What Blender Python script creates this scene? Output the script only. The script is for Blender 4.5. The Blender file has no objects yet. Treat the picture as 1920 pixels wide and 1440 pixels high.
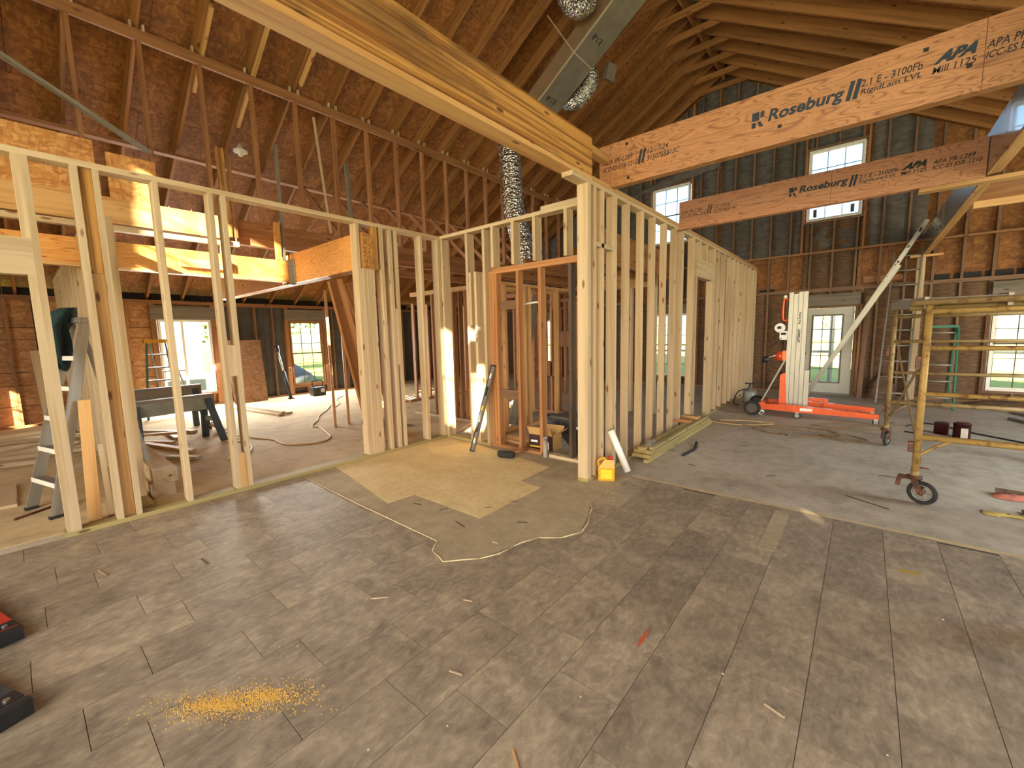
import bpy, math, random
from mathutils import Vector, Matrix
random.seed(7)
PI = math.pi
scene = bpy.context.scene
COL = scene.collection

# ------------------------------------------------------------------ camera
cam_d = bpy.data.cameras.new('camera'); cam = bpy.data.objects.new('camera', cam_d); COL.objects.link(cam)
cam_d.sensor_fit = 'HORIZONTAL'; cam_d.sensor_width = 36.0; cam_d.lens = 784.62 / 1920 * 36; cam_d.clip_start = 0.05; cam_d.clip_end = 500
cR, cU, cF = Vector((.766656, .641668, -.022379)), Vector((-.057579, .103426, .992969)), Vector((-.639471, .759977, -.116239))
cm = Matrix(((cR.x, cU.x, -cF.x, 0), (cR.y, cU.y, -cF.y, 0), (cR.z, cU.z, -cF.z, 1.6), (0, 0, 0, 1)))
cam.matrix_world = cm
scene.camera = cam

# ------------------------------------------------------------------ light and exposure
scene.cycles.max_bounces = 8
scene.view_settings.view_transform = 'Standard'
scene.view_settings.look = 'None'
scene.view_settings.gamma = 1.0
scene.view_settings.use_curve_mapping = False
scene.view_settings.exposure = -0.08
SUN_DIR = Vector((-.477, 1.0, -.45)).normalized()          # the way the sunlight travels
world = bpy.data.worlds.new('world'); scene.world = world; world.use_nodes = True
wn = world.node_tree
bg = wn.nodes['Background']
sky = wn.nodes.new('ShaderNodeTexSky'); sky.sky_type = 'NISHITA'; sky.sun_disc = False
sky.sun_elevation = math.radians(22); sky.sun_rotation = math.atan2(.477, -1.0); sky.air_density = 1.0; sky.dust_density = 1.0; sky.ozone_density = 1.0
wn.links.new(sky.outputs['Color'], bg.inputs['Color'])
bg.inputs['Strength'].default_value = 0.6
sd = bpy.data.lights.new('sun', 'SUN'); so = bpy.data.objects.new('sun', sd); COL.objects.link(so)
sd.energy = 75.0; sd.angle = math.radians(.6); sd.color = (1.0, .86, .66)
so.rotation_euler = SUN_DIR.to_track_quat('-Z', 'Y').to_euler(); so.location = (4, -12, 8)


def area(name, loc, direction, sx, sy, watts, color):
    l = bpy.data.lights.new(name, 'AREA'); l.shape = 'RECTANGLE'; l.size = sx; l.size_y = sy; l.energy = watts; l.color = color
    o = bpy.data.objects.new(name, l); COL.objects.link(o); o.location = loc
    o.rotation_euler = Vector(direction).to_track_quat('-Z', 'Z').to_euler()
    return o


# area lamps: fill added at unseen front and right openings, daylight at the left glazing
area('fill_front_opening', (.6, -4.3, 2.4), (0, 1, -.95), 9.6, 2.4, 490, (.92, .97, .98))
area('fill_upper_front', (-3.9, -4.3, 5.3), (-.1, 1, -.8), .9, 1.5, 60, (1.0, .96, .9))
area('fill_upper_front', (-.36, -4.3, 4.95), (.15, 1, -.8), .9, 1.5, 80, (1.0, .96, .9))
area('fill_right_opening', (6.05, 6.0, 1.45), (-1, 0, -.9), 6.5, 2.0, 440, (.80, .93, 1.0))
area('daylight_patio_door', (-12.45, 2.75, 1.3), (1, .1, -.35), .95, 1.6, 300, (1.0, .96, .9))
area('daylight_left_window', (-12.45, 5.65, 1.25), (1, 0, -.35), .9, 1.7, 170, (1.0, .97, .9))

# ------------------------------------------------------------------ materials
MATS = {}


def nt(name):
    m = bpy.data.materials.new(name); m.use_nodes = True
    t = m.node_tree; b = t.nodes['Principled BSDF']
    return m, t, b


def N(t, kind, **kw):
    n = t.nodes.new('ShaderNode' + kind)
    for k, v in kw.items():
        if k in n.inputs: n.inputs[k].default_value = v
        else: setattr(n, k, v)
    return n


def L(t, a, b): t.links.new(a, b)


def srgb(r, g, b):
    f = lambda c: ((c / 255 + .055) / 1.055) ** 2.4 if c / 255 > .04045 else c / 255 / 12.92
    return (f(r), f(g), f(b), 1)


def ramp(t, fac, stops, interp='LINEAR'):
    r = t.nodes.new('ShaderNodeValToRGB'); r.color_ramp.interpolation = interp
    e = r.color_ramp.elements
    while len(e) < len(stops): e.new(.5)
    for i, (p, c) in enumerate(stops): e[i].position = p; e[i].color = c
    L(t, fac, r.inputs['Fac']); return r.outputs['Color']


def mix(t, fac, a, b, mode='MIX'):
    n = t.nodes.new('ShaderNodeMix'); n.data_type = 'RGBA'; n.blend_type = mode
    for s, v in ((0, fac), (6, a), (7, b)):
        if hasattr(v, 'is_linked'): L(t, v, n.inputs[s])
        else: n.inputs[s].default_value = v
    return n.outputs[2]


def coords(t, offset=True):
    tc = N(t, 'TexCoord'); oi = N(t, 'ObjectInfo')
    if not offset: return tc.outputs['Object'], oi.outputs['Random']
    mu = N(t, 'Math', operation='MULTIPLY'); L(t, oi.outputs['Random'], mu.inputs[0]); mu.inputs[1].default_value = 53.0
    ad = N(t, 'VectorMath', operation='ADD'); L(t, tc.outputs['Object'], ad.inputs[0]); L(t, mu.outputs[0], ad.inputs[1])
    return ad.outputs[0], oi.outputs['Random']


def vary(t, col, rnd, amt):
    hs = N(t, 'HueSaturation'); L(t, col, hs.inputs['Color'])
    mr = N(t, 'MapRange'); mr.inputs['To Min'].default_value = 1 - amt; mr.inputs['To Max'].default_value = 1 + amt * .6
    L(t, rnd, mr.inputs['Value']); L(t, mr.outputs[0], hs.inputs['Value'])
    return hs.outputs['Color']


def scaled(t, v, s):
    m = N(t, 'Mapping'); L(t, v, m.inputs['Vector']); m.inputs['Scale'].default_value = s; return m.outputs[0]


def bump(t, b, h, strength, dist=.01):
    n = N(t, 'Bump'); n.inputs['Strength'].default_value = strength; n.inputs['Distance'].default_value = dist
    L(t, h, n.inputs['Height']); L(t, n.outputs[0], b.inputs['Normal'])


WOODS = {
    # name: base, dark, knot, random, stain
    'new': (srgb(200, 179, 146), srgb(178, 152, 115), srgb(120, 76, 40), .14, 0),
    'pine': (srgb(210, 168, 110), srgb(178, 128, 72), srgb(110, 64, 30), .16, 0),
    'old': (srgb(186, 132, 84), srgb(152, 98, 56), srgb(96, 52, 24), .16, 0),
    'rafter': (srgb(160, 110, 60), srgb(122, 80, 42), srgb(70, 38, 18), .2, 0),
    'strut': (srgb(166, 116, 74), srgb(128, 86, 52), srgb(70, 40, 22), .2, 0),
    'beam': (srgb(206, 156, 84), srgb(150, 98, 44), srgb(82, 48, 24), .02, .55),
    'dark': (srgb(92, 74, 58), srgb(44, 36, 32), srgb(24, 20, 18), .05, .9),
    'treated': (srgb(176, 158, 104), srgb(138, 122, 76), srgb(80, 66, 40), .12, 0),
    'grey': (srgb(134, 124, 110), srgb(98, 90, 80), srgb(60, 52, 46), .12, 0),
    'wallstud': (srgb(132, 100, 74), srgb(100, 74, 54), srgb(56, 40, 28), .2, 0),
}


def wood(name, axis):
    key = (name, axis)
    if key in MATS: return MATS[key]
    base, dark, knot, rv, stain = WOODS[name]
    m, t, b = nt('wood_%s_%s' % (name, 'xyz'[axis])); b.inputs['Roughness'].default_value = .62
    v, rnd = coords(t)
    s = [16., 16., 16.]; s[axis] = .7
    n1 = N(t, 'TexNoise', Scale=1.0, Detail=3.0, Distortion=.6); L(t, scaled(t, v, s), n1.inputs['Vector'])
    s = [150., 150., 150.]; s[axis] = 3.
    n2 = N(t, 'TexNoise', Scale=1.0, Detail=2.0); L(t, scaled(t, v, s), n2.inputs['Vector'])
    c = ramp(t, n1.outputs['Fac'], [(.36, dark), (.52, base), (.7, tuple(min(1, x * 1.08) for x in base[:3]) + (1,))])
    c = mix(t, .35, c, mix(t, n2.outputs['Fac'], dark, base))
    s = [8., 8., 8.]; s[axis] = 2.6
    vo = N(t, 'TexVoronoi', Scale=1.0); L(t, scaled(t, v, s), vo.inputs['Vector'])
    kf = ramp(t, vo.outputs['Distance'], [(.0, (1, 1, 1, 1)), (.09, (.8, .8, .8, 1)), (.14, (0, 0, 0, 1))])
    c = mix(t, kf, c, knot)
    if name == 'beam':
        s = [46., 46., 46.]; s[axis] = .55
        n4 = N(t, 'TexNoise', Scale=1.0, Detail=4.0, Distortion=.3); L(t, scaled(t, v, s), n4.inputs['Vector'])
        c = mix(t, ramp(t, n4.outputs['Fac'], [(.42, (.75, .75, .75, 1)), (.52, (0, 0, 0, 1))]), c, srgb(122, 74, 30))
    if stain:
        n3 = N(t, 'TexNoise', Scale=1.3, Detail=5.0); s = [2.6, 2.6, 2.6]; s[axis] = .9
        L(t, scaled(t, v, s), n3.inputs['Vector'])
        c = mix(t, ramp(t, n3.outputs['Fac'], [(.52, (0, 0, 0, 1)), (.66, (stain,) * 3 + (1,))]), c, srgb(66, 52, 36))
    L(t, vary(t, c, rnd, rv), b.inputs['Base Color'])
    bump(t, b, n2.outputs['Fac'], .12, .003)
    MATS[key] = m; return m


def lvl(axis, name, c1, c2, c3):
    key = (name, axis)
    if key in MATS: return MATS[key]
    m, t, b = nt('%s_%s' % (name, 'xyz'[axis])); b.inputs['Roughness'].default_value = .5
    v, rnd = coords(t)
    s = [3.4, 3.4, 7.0]; s[axis] = .85
    n1 = N(t, 'TexNoise', Scale=1.0, Detail=1.6, Roughness=.45, Distortion=1.6); L(t, scaled(t, v, s), n1.inputs['Vector'])
    mu = N(t, 'Math', operation='MULTIPLY'); L(t, n1.outputs['Fac'], mu.inputs[0]); mu.inputs[1].default_value = 26.0
    pp = N(t, 'Math', operation='PINGPONG'); L(t, mu.outputs[0], pp.inputs[0]); pp.inputs[1].default_value = 1.0
    s = [120., 120., 120.]; s[axis] = 4.
    n2 = N(t, 'TexNoise', Scale=1.0, Detail=2.0); L(t, scaled(t, v, s), n2.inputs['Vector'])
    c = ramp(t, pp.outputs[0], [(.0, c2), (.25, c1), (.8, c3), (1., c1)])
    c = mix(t, .25, c, mix(t, n2.outputs['Fac'], c2, c3))
    vo = N(t, 'TexVoronoi', Scale=1.0); s = [2.2, 2.2, 5.]; s[axis] = 1.4
    L(t, scaled(t, v, s), vo.inputs['Vector'])
    c = mix(t, ramp(t, vo.outputs['Distance'], [(0, (1, 1, 1, 1)), (.05, (.9, .9, .9, 1)), (.075, (0, 0, 0, 1))]), c, srgb(52, 28, 22))
    L(t, c, b.inputs['Base Color'])
    bump(t, b, n2.outputs['Fac'], .1, .003)
    MATS[key] = m; return m


def osb(name, c_d, c_m, c_l, rv=.1, fine=1.0):
    if name in MATS: return MATS[name]
    m, t, b = nt(name); b.inputs['Roughness'].default_value = .7
    v, rnd = coords(t)
    nd = N(t, 'TexNoise', Scale=5.0 * fine, Detail=2.0); L(t, v, nd.inputs['Vector'])
    dis = mix(t, .16 / fine, v, nd.outputs['Color'], 'ADD')
    va = N(t, 'TexVoronoi', Scale=1.0); L(t, scaled(t, dis, (26 * fine, 10 * fine, 40 * fine)), va.inputs['Vector'])
    vb = N(t, 'TexVoronoi', Scale=1.0); L(t, scaled(t, dis, (9 * fine, 34 * fine, 13 * fine)), vb.inputs['Vector'])
    sa = N(t, 'SeparateColor'); L(t, va.outputs['Color'], sa.inputs[0])
    sb = N(t, 'SeparateColor'); L(t, vb.outputs['Color'], sb.inputs[0])
    ad = N(t, 'Math', operation='ADD'); L(t, sa.outputs[0], ad.inputs[0]); L(t, sb.outputs[0], ad.inputs[1])
    hf = N(t, 'Math', operation='MULTIPLY'); L(t, ad.outputs[0], hf.inputs[0]); hf.inputs[1].default_value = .5
    c = ramp(t, hf.outputs[0], [(.1, c_d), (.5, c_m), (.88, c_l)])
    n3 = N(t, 'TexNoise', Scale=1.2, Detail=3.0); L(t, v, n3.inputs['Vector'])
    c = mix(t, .35, c, mix(t, n3.outputs['Fac'], c_d, c_l))
    L(t, vary(t, c, rnd, rv), b.inputs['Base Color'])
    bump(t, b, hf.outputs[0], .2, .004)
    MATS[name] = m; return m


def plain(name, col, rough=.6, metal=0.0, var=.12, scale=18., rv=0.0, bmp=.0, coat=0.0, streak=None):
    if name in MATS: return MATS[name]
    m, t, b = nt(name); b.inputs['Roughness'].default_value = rough; b.inputs['Metallic'].default_value = metal
    if coat: b.inputs['Coat Weight'].default_value = coat
    v, rnd = coords(t)
    n = N(t, 'TexNoise', Scale=scale, Detail=4.0); L(t, scaled(t, v, streak) if streak else v, n.inputs['Vector'])
    lo = tuple(x * (1 - var) for x in col[:3]) + (1,); hi = tuple(min(1, x * (1 + var)) for x in col[:3]) + (1,)
    c = ramp(t, n.outputs['Fac'], [(.3, lo), (.7, hi)])
    if rv: c = vary(t, c, rnd, rv)
    L(t, c, b.inputs['Base Color'])
    if bmp: bump(t, b, n.outputs['Fac'], bmp)
    MATS[name] = m; return m


def rust(name, col, rcol, thr=.58, rough=.55, metal=.2):
    if name in MATS: return MATS[name]
    m, t, b = nt(name); b.inputs['Roughness'].default_value = rough; b.inputs['Metallic'].default_value = metal
    v, rnd = coords(t)
    n = N(t, 'TexNoise', Scale=14.0, Detail=6.0, Roughness=.7); L(t, v, n.inputs['Vector'])
    L(t, ramp(t, n.outputs['Fac'], [(thr - .06, col), (thr + .06, rcol)]), b.inputs['Base Color'])
    MATS[name] = m; return m


def ground(name, cols, s1, s2, rough=.85, streak=(1, 1, 1), speck=None, bmp=.15):
    if name in MATS: return MATS[name]
    m, t, b = nt(name); b.inputs['Roughness'].default_value = rough
    v, rnd = coords(t)
    n1 = N(t, 'TexNoise', Scale=s1, Detail=6.0, Roughness=.6, Distortion=.4); L(t, scaled(t, v, streak), n1.inputs['Vector'])
    n2 = N(t, 'TexNoise', Scale=s2, Detail=5.0, Roughness=.7); L(t, scaled(t, v, streak), n2.inputs['Vector'])
    c = ramp(t, n1.outputs['Fac'], [(.3, cols[0]), (.5, cols[1]), (.7, cols[2])])
    c = mix(t, .45, c, ramp(t, n2.outputs['Fac'], [(.34, cols[0]), (.5, cols[1]), (.68, cols[2])]))
    if speck:
        n3 = N(t, 'TexNoise', Scale=s2 * 6, Detail=2.0); L(t, v, n3.inputs['Vector'])
        c = mix(t, ramp(t, n3.outputs['Fac'], [(.68, (0, 0, 0, 1)), (.74, (.6, .6, .6, 1))]), c, speck)
    L(t, vary(t, c, rnd, .0), b.inputs['Base Color'])
    bump(t, b, n2.outputs['Fac'], bmp, .004)
    MATS[name] = m; return m


def tilemat():
    if 'tile' in MATS: return MATS['tile']
    m, t, b = nt('vinyl_tile'); b.inputs['Roughness'].default_value = .55
    v, rnd = coords(t)
    dk, md, lt = srgb(104, 93, 80), srgb(152, 138, 117), srgb(196, 179, 150)
    n1 = N(t, 'TexNoise', Scale=3.2, Detail=7.0, Roughness=.62, Distortion=.7); L(t, v, n1.inputs['Vector'])
    n2 = N(t, 'TexNoise', Scale=17.0, Detail=7.0, Roughness=.72, Distortion=.5); L(t, scaled(t, v, (1.5, .8, 1)), n2.inputs['Vector'])
    c = ramp(t, n1.outputs['Fac'], [(.28, dk), (.5, md), (.76, lt)])
    c = mix(t, .45, c, ramp(t, n2.outputs['Fac'], [(.36, dk), (.52, md), (.68, lt)]))
    n3 = N(t, 'TexNoise', Scale=2.2, Detail=8.0, Roughness=.75, Distortion=2.2); L(t, v, n3.inputs['Vector'])
    c = mix(t, ramp(t, n3.outputs['Fac'], [(.6, (0, 0, 0, 1)), (.7, (.5, .5, .5, 1))]), c, srgb(182, 164, 138))
    hs = vary(t, c, rnd, .14)
    L(t, hs, b.inputs['Base Color']); bump(t, b, n2.outputs['Fac'], .2, .003)
    MATS['tile'] = m; return m


def foil():
    if 'foil' in MATS: return MATS['foil']
    m, t, b = nt('crinkled_foil'); b.inputs['Metallic'].default_value = 1.0; b.inputs['Roughness'].default_value = .32
    v, rnd = coords(t)
    vo = N(t, 'TexVoronoi', Scale=26.0); L(t, v, vo.inputs['Vector'])
    n = N(t, 'TexNoise', Scale=22.0, Detail=4.0); L(t, v, n.inputs['Vector'])
    L(t, ramp(t, n.outputs['Fac'], [(.3, srgb(150, 148, 146)), (.7, srgb(228, 226, 222))]), b.inputs['Base Color'])
    bump(t, b, vo.outputs['Distance'], .8, .03); MATS['foil'] = m; return m


def glass():
    if 'glass' in MATS: return MATS['glass']
    m, t, b = nt('window_glass')
    tr = N(t, 'BsdfTransparent'); gl = N(t, 'BsdfGlossy'); gl.inputs['Roughness'].default_value = .02
    fr = N(t, 'Fresnel'); fr.inputs['IOR'].default_value = 1.35
    mx = N(t, 'MixShader'); L(t, fr.outputs[0], mx.inputs[0]); L(t, tr.outputs[0], mx.inputs[1]); L(t, gl.outputs[0], mx.inputs[2])
    tr.inputs['Color'].default_value = (.93, .97, .96, 1)
    L(t, mx.outputs[0], t.nodes['Material Output'].inputs['Surface']); t.nodes.remove(b)
    MATS['glass'] = m; return m


def sheet():
    if 'sheet' in MATS: return MATS['sheet']
    m, t, b = nt('milky_plastic')
    tl = N(t, 'BsdfTranslucent'); df = N(t, 'BsdfDiffuse'); mx = N(t, 'MixShader'); mx.inputs[0].default_value = .25
    tl.inputs['Color'].default_value = (.95, .95, .93, 1)
    n = N(t, 'TexNoise', Scale=3.0); L(t, ramp(t, n.outputs['Fac'], [(.3, (.85, .86, .86, 1)), (.7, (.95, .95, .95, 1))]), df.inputs['Color'])
    L(t, tl.outputs[0], mx.inputs[1]); L(t, df.outputs[0], mx.inputs[2]); L(t, mx.outputs[0], t.nodes['Material Output'].inputs['Surface']); t.nodes.remove(b)
    MATS['sheet'] = m; return m


def clearplastic():
    if 'clear' in MATS: return MATS['clear']
    m, t, b = nt('clear_plastic'); tr = N(t, 'BsdfTransparent'); gl = N(t, 'BsdfGlossy'); gl.inputs['Roughness'].default_value = .2
    n = N(t, 'TexNoise', Scale=14.0, Detail=3.0); bp = N(t, 'Bump'); bp.inputs['Strength'].default_value = 1.0; bp.inputs['Distance'].default_value = .03
    L(t, n.outputs['Fac'], bp.inputs['Height']); L(t, bp.outputs[0], gl.inputs['Normal'])
    mx = N(t, 'MixShader'); mx.inputs[0].default_value = .4; L(t, tr.outputs[0], mx.inputs[1]); L(t, gl.outputs[0], mx.inputs[2])
    L(t, mx.outputs[0], t.nodes['Material Output'].inputs['Surface']); t.nodes.remove(b); MATS['clear'] = m; return m


LVLC = (srgb(164, 112, 66), srgb(112, 66, 34), srgb(186, 134, 86))
LVLO = (srgb(212, 146, 70), srgb(164, 98, 38), srgb(226, 168, 92))
LVLR = (srgb(184, 124, 84), srgb(134, 80, 50), srgb(200, 146, 108))


def M_(m, dims=None):
    """material by name; wood and laminated veneer follow the longest side"""
    if not isinstance(m, str): return m
    ax = max(range(3), key=lambda i: dims[i]) if dims else 2
    if m in WOODS: return wood(m, ax)
    if m == 'lvl': return lvl(ax, 'lvl', *LVLC)
    if m == 'lvlo': return lvl(ax, 'lvlo', *LVLO)
    if m == 'lvlr': return lvl(ax, 'lvlr', *LVLR)
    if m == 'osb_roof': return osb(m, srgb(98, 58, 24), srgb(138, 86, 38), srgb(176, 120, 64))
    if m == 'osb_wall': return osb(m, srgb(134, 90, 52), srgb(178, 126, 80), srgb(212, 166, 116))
    if m == 'osb_dull': return osb(m, srgb(116, 84, 60), srgb(146, 108, 80), srgb(172, 134, 104))
    if m == 'osb_fresh': return osb(m, srgb(150, 88, 36), srgb(196, 130, 62), srgb(226, 176, 112))
    if m == 'tile': return tilemat()
    if m == 'foil': return foil()
    if m == 'glass': return glass()
    if m == 'sheet': return sheet()
    if m == 'clear': return clearplastic()
    return MATS[m]


S = srgb
plain('aluminium', S(162, 158, 148), .42, .6, .1, 30., streak=(1, 1, .1))
plain('aluminium_dull', S(146, 142, 134), .5, .5, .12, 20.)
plain('galvanised', S(176, 176, 170), .45, .8, .2, 30.)
plain('black_plastic', S(30, 30, 32), .5, 0, .2, 20.)
plain('dark_plastic', S(52, 54, 56), .5, 0, .2, 20.)
plain('rubber', S(44, 42, 40), .85, 0, .25, 20.)
plain('orange_paint', S(226, 88, 30), .4, .1, .1, 12., coat=.3)
plain('white_paint', S(228, 226, 218), .45, 0, .05, 8.)
plain('door_paint', S(206, 206, 196), .45, 0, .05, 6.)
plain('pvc_white', S(232, 230, 224), .4, 0, .04, 8.)
plain('green_fibre', S(34, 110, 84), .45, 0, .12, 20.)
plain('teal_fibre', S(64, 110, 110), .5, 0, .12, 20.)
plain('yellow_plastic', S(206, 152, 18), .4, 0, .08, 12.)
plain('label_yellow', S(240, 200, 40), .5, 0, .05, 12.)
plain('red_plastic', S(190, 40, 30), .4, 0, .1, 12.)
plain('red_metal', S(196, 64, 50), .35, .3, .12, 12.)
plain('maroon', S(70, 24, 26), .35, .2, .3, 10.)
plain('tin', S(190, 188, 184), .3, .9, .1, 20.)
plain('cardboard', S(206, 166, 108), .8, 0, .08, 10.)
plain('box_print', S(58, 34, 40), .5, 0, .2, 6.)
plain('paper_white', S(238, 236, 230), .6, 0, .03, 10.)
plain('ink', S(34, 36, 40), .75, 0, .35, 60.)
plain('ink_blue', S(38, 50, 62), .75, 0, .35, 60.)
plain('ink_pale', S(96, 66, 52), .8, 0, .3, 60.)
plain('cloth_teal', S(24, 50, 56), .9, 0, .25, 30., bmp=.3)
plain('hose_tan', S(206, 170, 110), .55, 0, .08, 6.)
plain('hose_brown', S(134, 106, 68), .6, 0, .15, 6.)
plain('cord_black', S(36, 32, 30), .6, 0, .1, 6.)
plain('cord_orange', S(150, 74, 38), .6, 0, .2, 6.)
plain('insulation_kraft', S(104, 78, 54), .75, 0, .4, 5., rv=.2, bmp=1.0, streak=(1.6, 1, 5))
plain('insulation_grey', S(92, 86, 82), .6, 0, .35, 3.5, rv=.2, bmp=1.0, streak=(1.6, 1, 4))
plain('insulation_pink', S(190, 116, 98), .95, 0, .25, 14., bmp=1.0)
plain('insulation_yellow', S(190, 168, 96), .95, 0, .25, 14., bmp=1.0)
plain('felt_board', S(84, 80, 76), .8, 0, .2, 4., rv=.12)
plain('duct_board', S(148, 142, 134), .38, .55, .12, 5.)
plain('duct_side', S(164, 138, 112), .42, .5, .1, 5.)  # brown reflection on the duct's near side put into its colour
plain('duct_tape', S(226, 214, 190), .35, .6, .1, 30.)
plain('horse_green', S(132, 134, 120), .6, 0, .15, 8.)
plain('horse_leg', S(62, 76, 84), .6, .1, .25, 10.)
plain('light_lens', S(232, 228, 214), .35, 0, .03, 10.)
plain('vent_dark', S(30, 26, 24), .7, 0, .2, 10.)
plain('sawdust', S(222, 180, 92), .95, 0, .2, 60., bmp=.6)
plain('spray_orange', S(196, 84, 48), .9, 0, .2, 60.)
plain('spray_yellow', S(168, 140, 62), .9, 0, .2, 60.)
plain('torn_paper', S(206, 188, 148), .9, 0, .15, 30.)
plain('dusty_chip', S(196, 184, 160), .9, 0, .1, 20.)
plain('stone', S(96, 98, 104), .8, 0, .2, 3., bmp=.6)
plain('bark', S(84, 66, 50), .9, 0, .3, 8., bmp=.6)
plain('leaf', S(104, 128, 52), .7, 0, .3, 3., rv=.1)
plain('leaf_olive', S(138, 138, 78), .7, 0, .3, 3., rv=.1)
plain('siding_pale', S(186, 184, 176), .7, 0, .05, 4.)
rust('scaffold_paint', S(176, 144, 82), S(120, 86, 52), .57)
rust('scaffold_dull', S(150, 126, 82), S(112, 82, 52), .58)
rust('rusty', S(120, 76, 54), S(72, 46, 36), .5)
rust('caulk_print', S(206, 200, 188), S(96, 92, 86), .6, .5, 0)
ground('concrete', (S(144, 134, 116), S(178, 167, 147), S(202, 192, 171)), 1.1, 7., .75, (1, .8, 1), S(196, 186, 168))
ground('dusty_screed', (S(166, 144, 106), S(200, 177, 134), S(220, 200, 160)), .9, 6., .85, (1, .7, 1))
ground('felt_back', (S(150, 136, 108), S(170, 154, 122), S(190, 174, 142)), 2.0, 12., .8)
ground('patch_gold', (S(194, 170, 120), S(216, 192, 138), S(230, 210, 160)), 3.0, 16., .8, speck=S(236, 214, 160))
ground('old_mastic', (S(70, 60, 50), S(88, 76, 64), S(110, 96, 80)), 2.0, 12., .9)
ground('grass', (S(126, 142, 50), S(158, 166, 70), S(188, 186, 96)), .4, 9., .95)
ground('meadow', (S(168, 148, 78), S(190, 168, 96), S(206, 186, 118)), .3, 8., .95)

# ------------------------------------------------------------------ geometry helpers
CUR = Matrix.Identity(4)
MESHES = {}
BOXF = [(0, 3, 2, 1), (4, 5, 6, 7), (0, 1, 5, 4), (1, 2, 6, 5), (2, 3, 7, 6), (3, 0, 4, 7)]


def wm(o): return (wm(o.parent) @ o.matrix_basis) if o.parent else o.matrix_basis.copy()


def link(name, data, parent, M):
    o = bpy.data.objects.new(name, data); COL.objects.link(o)
    if parent is not None:
        o.parent = parent; o.matrix_basis = wm(parent).inverted() @ M
    else: o.matrix_basis = M
    return o


def tag(o, label=None, cat=None, group=None, kind=None):
    if label: o['label'] = label
    if cat: o['category'] = cat
    if group: o['group'] = group
    if kind: o['kind'] = kind
    return o


def thing(name, loc, label, cat, group=None, kind=None, rz=0):
    o = bpy.data.objects.new(name, None); COL.objects.link(o); o.empty_display_size = .1
    o.matrix_basis = CUR @ Matrix.Translation(loc) @ Matrix.Rotation(rz, 4, 'Z')
    return tag(o, label, cat, group, kind)


def raw(name, verts, faces, mat, smooth=False):
    me = bpy.data.meshes.new(name); me.from_pydata(verts, [], faces); me.update()
    if mat: me.materials.append(mat)
    if smooth: me.polygons.foreach_set('use_smooth', [True] * len(me.polygons))
    return me


def boxmesh(d, mat):
    key = (tuple(round(x, 4) for x in d), mat.name)
    if key not in MESHES:
        x, y, z = (v / 2 for v in d)
        MESHES[key] = raw('box', [(-x, -y, -z), (x, -y, -z), (x, y, -z), (-x, y, -z), (-x, -y, z), (x, -y, z), (x, y, z), (-x, y, z)], BOXF, mat)
    return MESHES[key]


def bx(name, a, b, mat, parent=None):
    a, b = Vector(a), Vector(b)
    d = [abs(b[i] - a[i]) for i in range(3)]
    return link(name, boxmesh(d, M_(mat, d)), parent, CUR @ Matrix.Translation((a + b) / 2))


def bar(name, p0, p1, w, d, mat, parent=None, side=None):
    """rectangular bar from p0 to p1; w along `side` (default: horizontal), d across it"""
    p0, p1 = Vector(p0), Vector(p1); z = (p1 - p0); ln = z.length; z.normalize()
    s = Vector(side) if side else (Vector((0, 0, 1)).cross(z) if abs(z.z) < .999 else Vector((1, 0, 0)))
    x = (s - z * s.dot(z)).normalized(); y = z.cross(x)
    M = Matrix(((x.x, y.x, z.x, 0), (x.y, y.y, z.y, 0), (x.z, y.z, z.z, 0), (0, 0, 0, 1)))
    dims = (w, d, ln)
    return link(name, boxmesh(dims, M_(mat, dims)), parent, CUR @ Matrix.Translation((p0 + p1) / 2) @ M)


def ring(c, x, y, r, n): return [c + (x * math.cos(2 * PI * k / n) + y * math.sin(2 * PI * k / n)) * r for k in range(n)]


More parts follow.
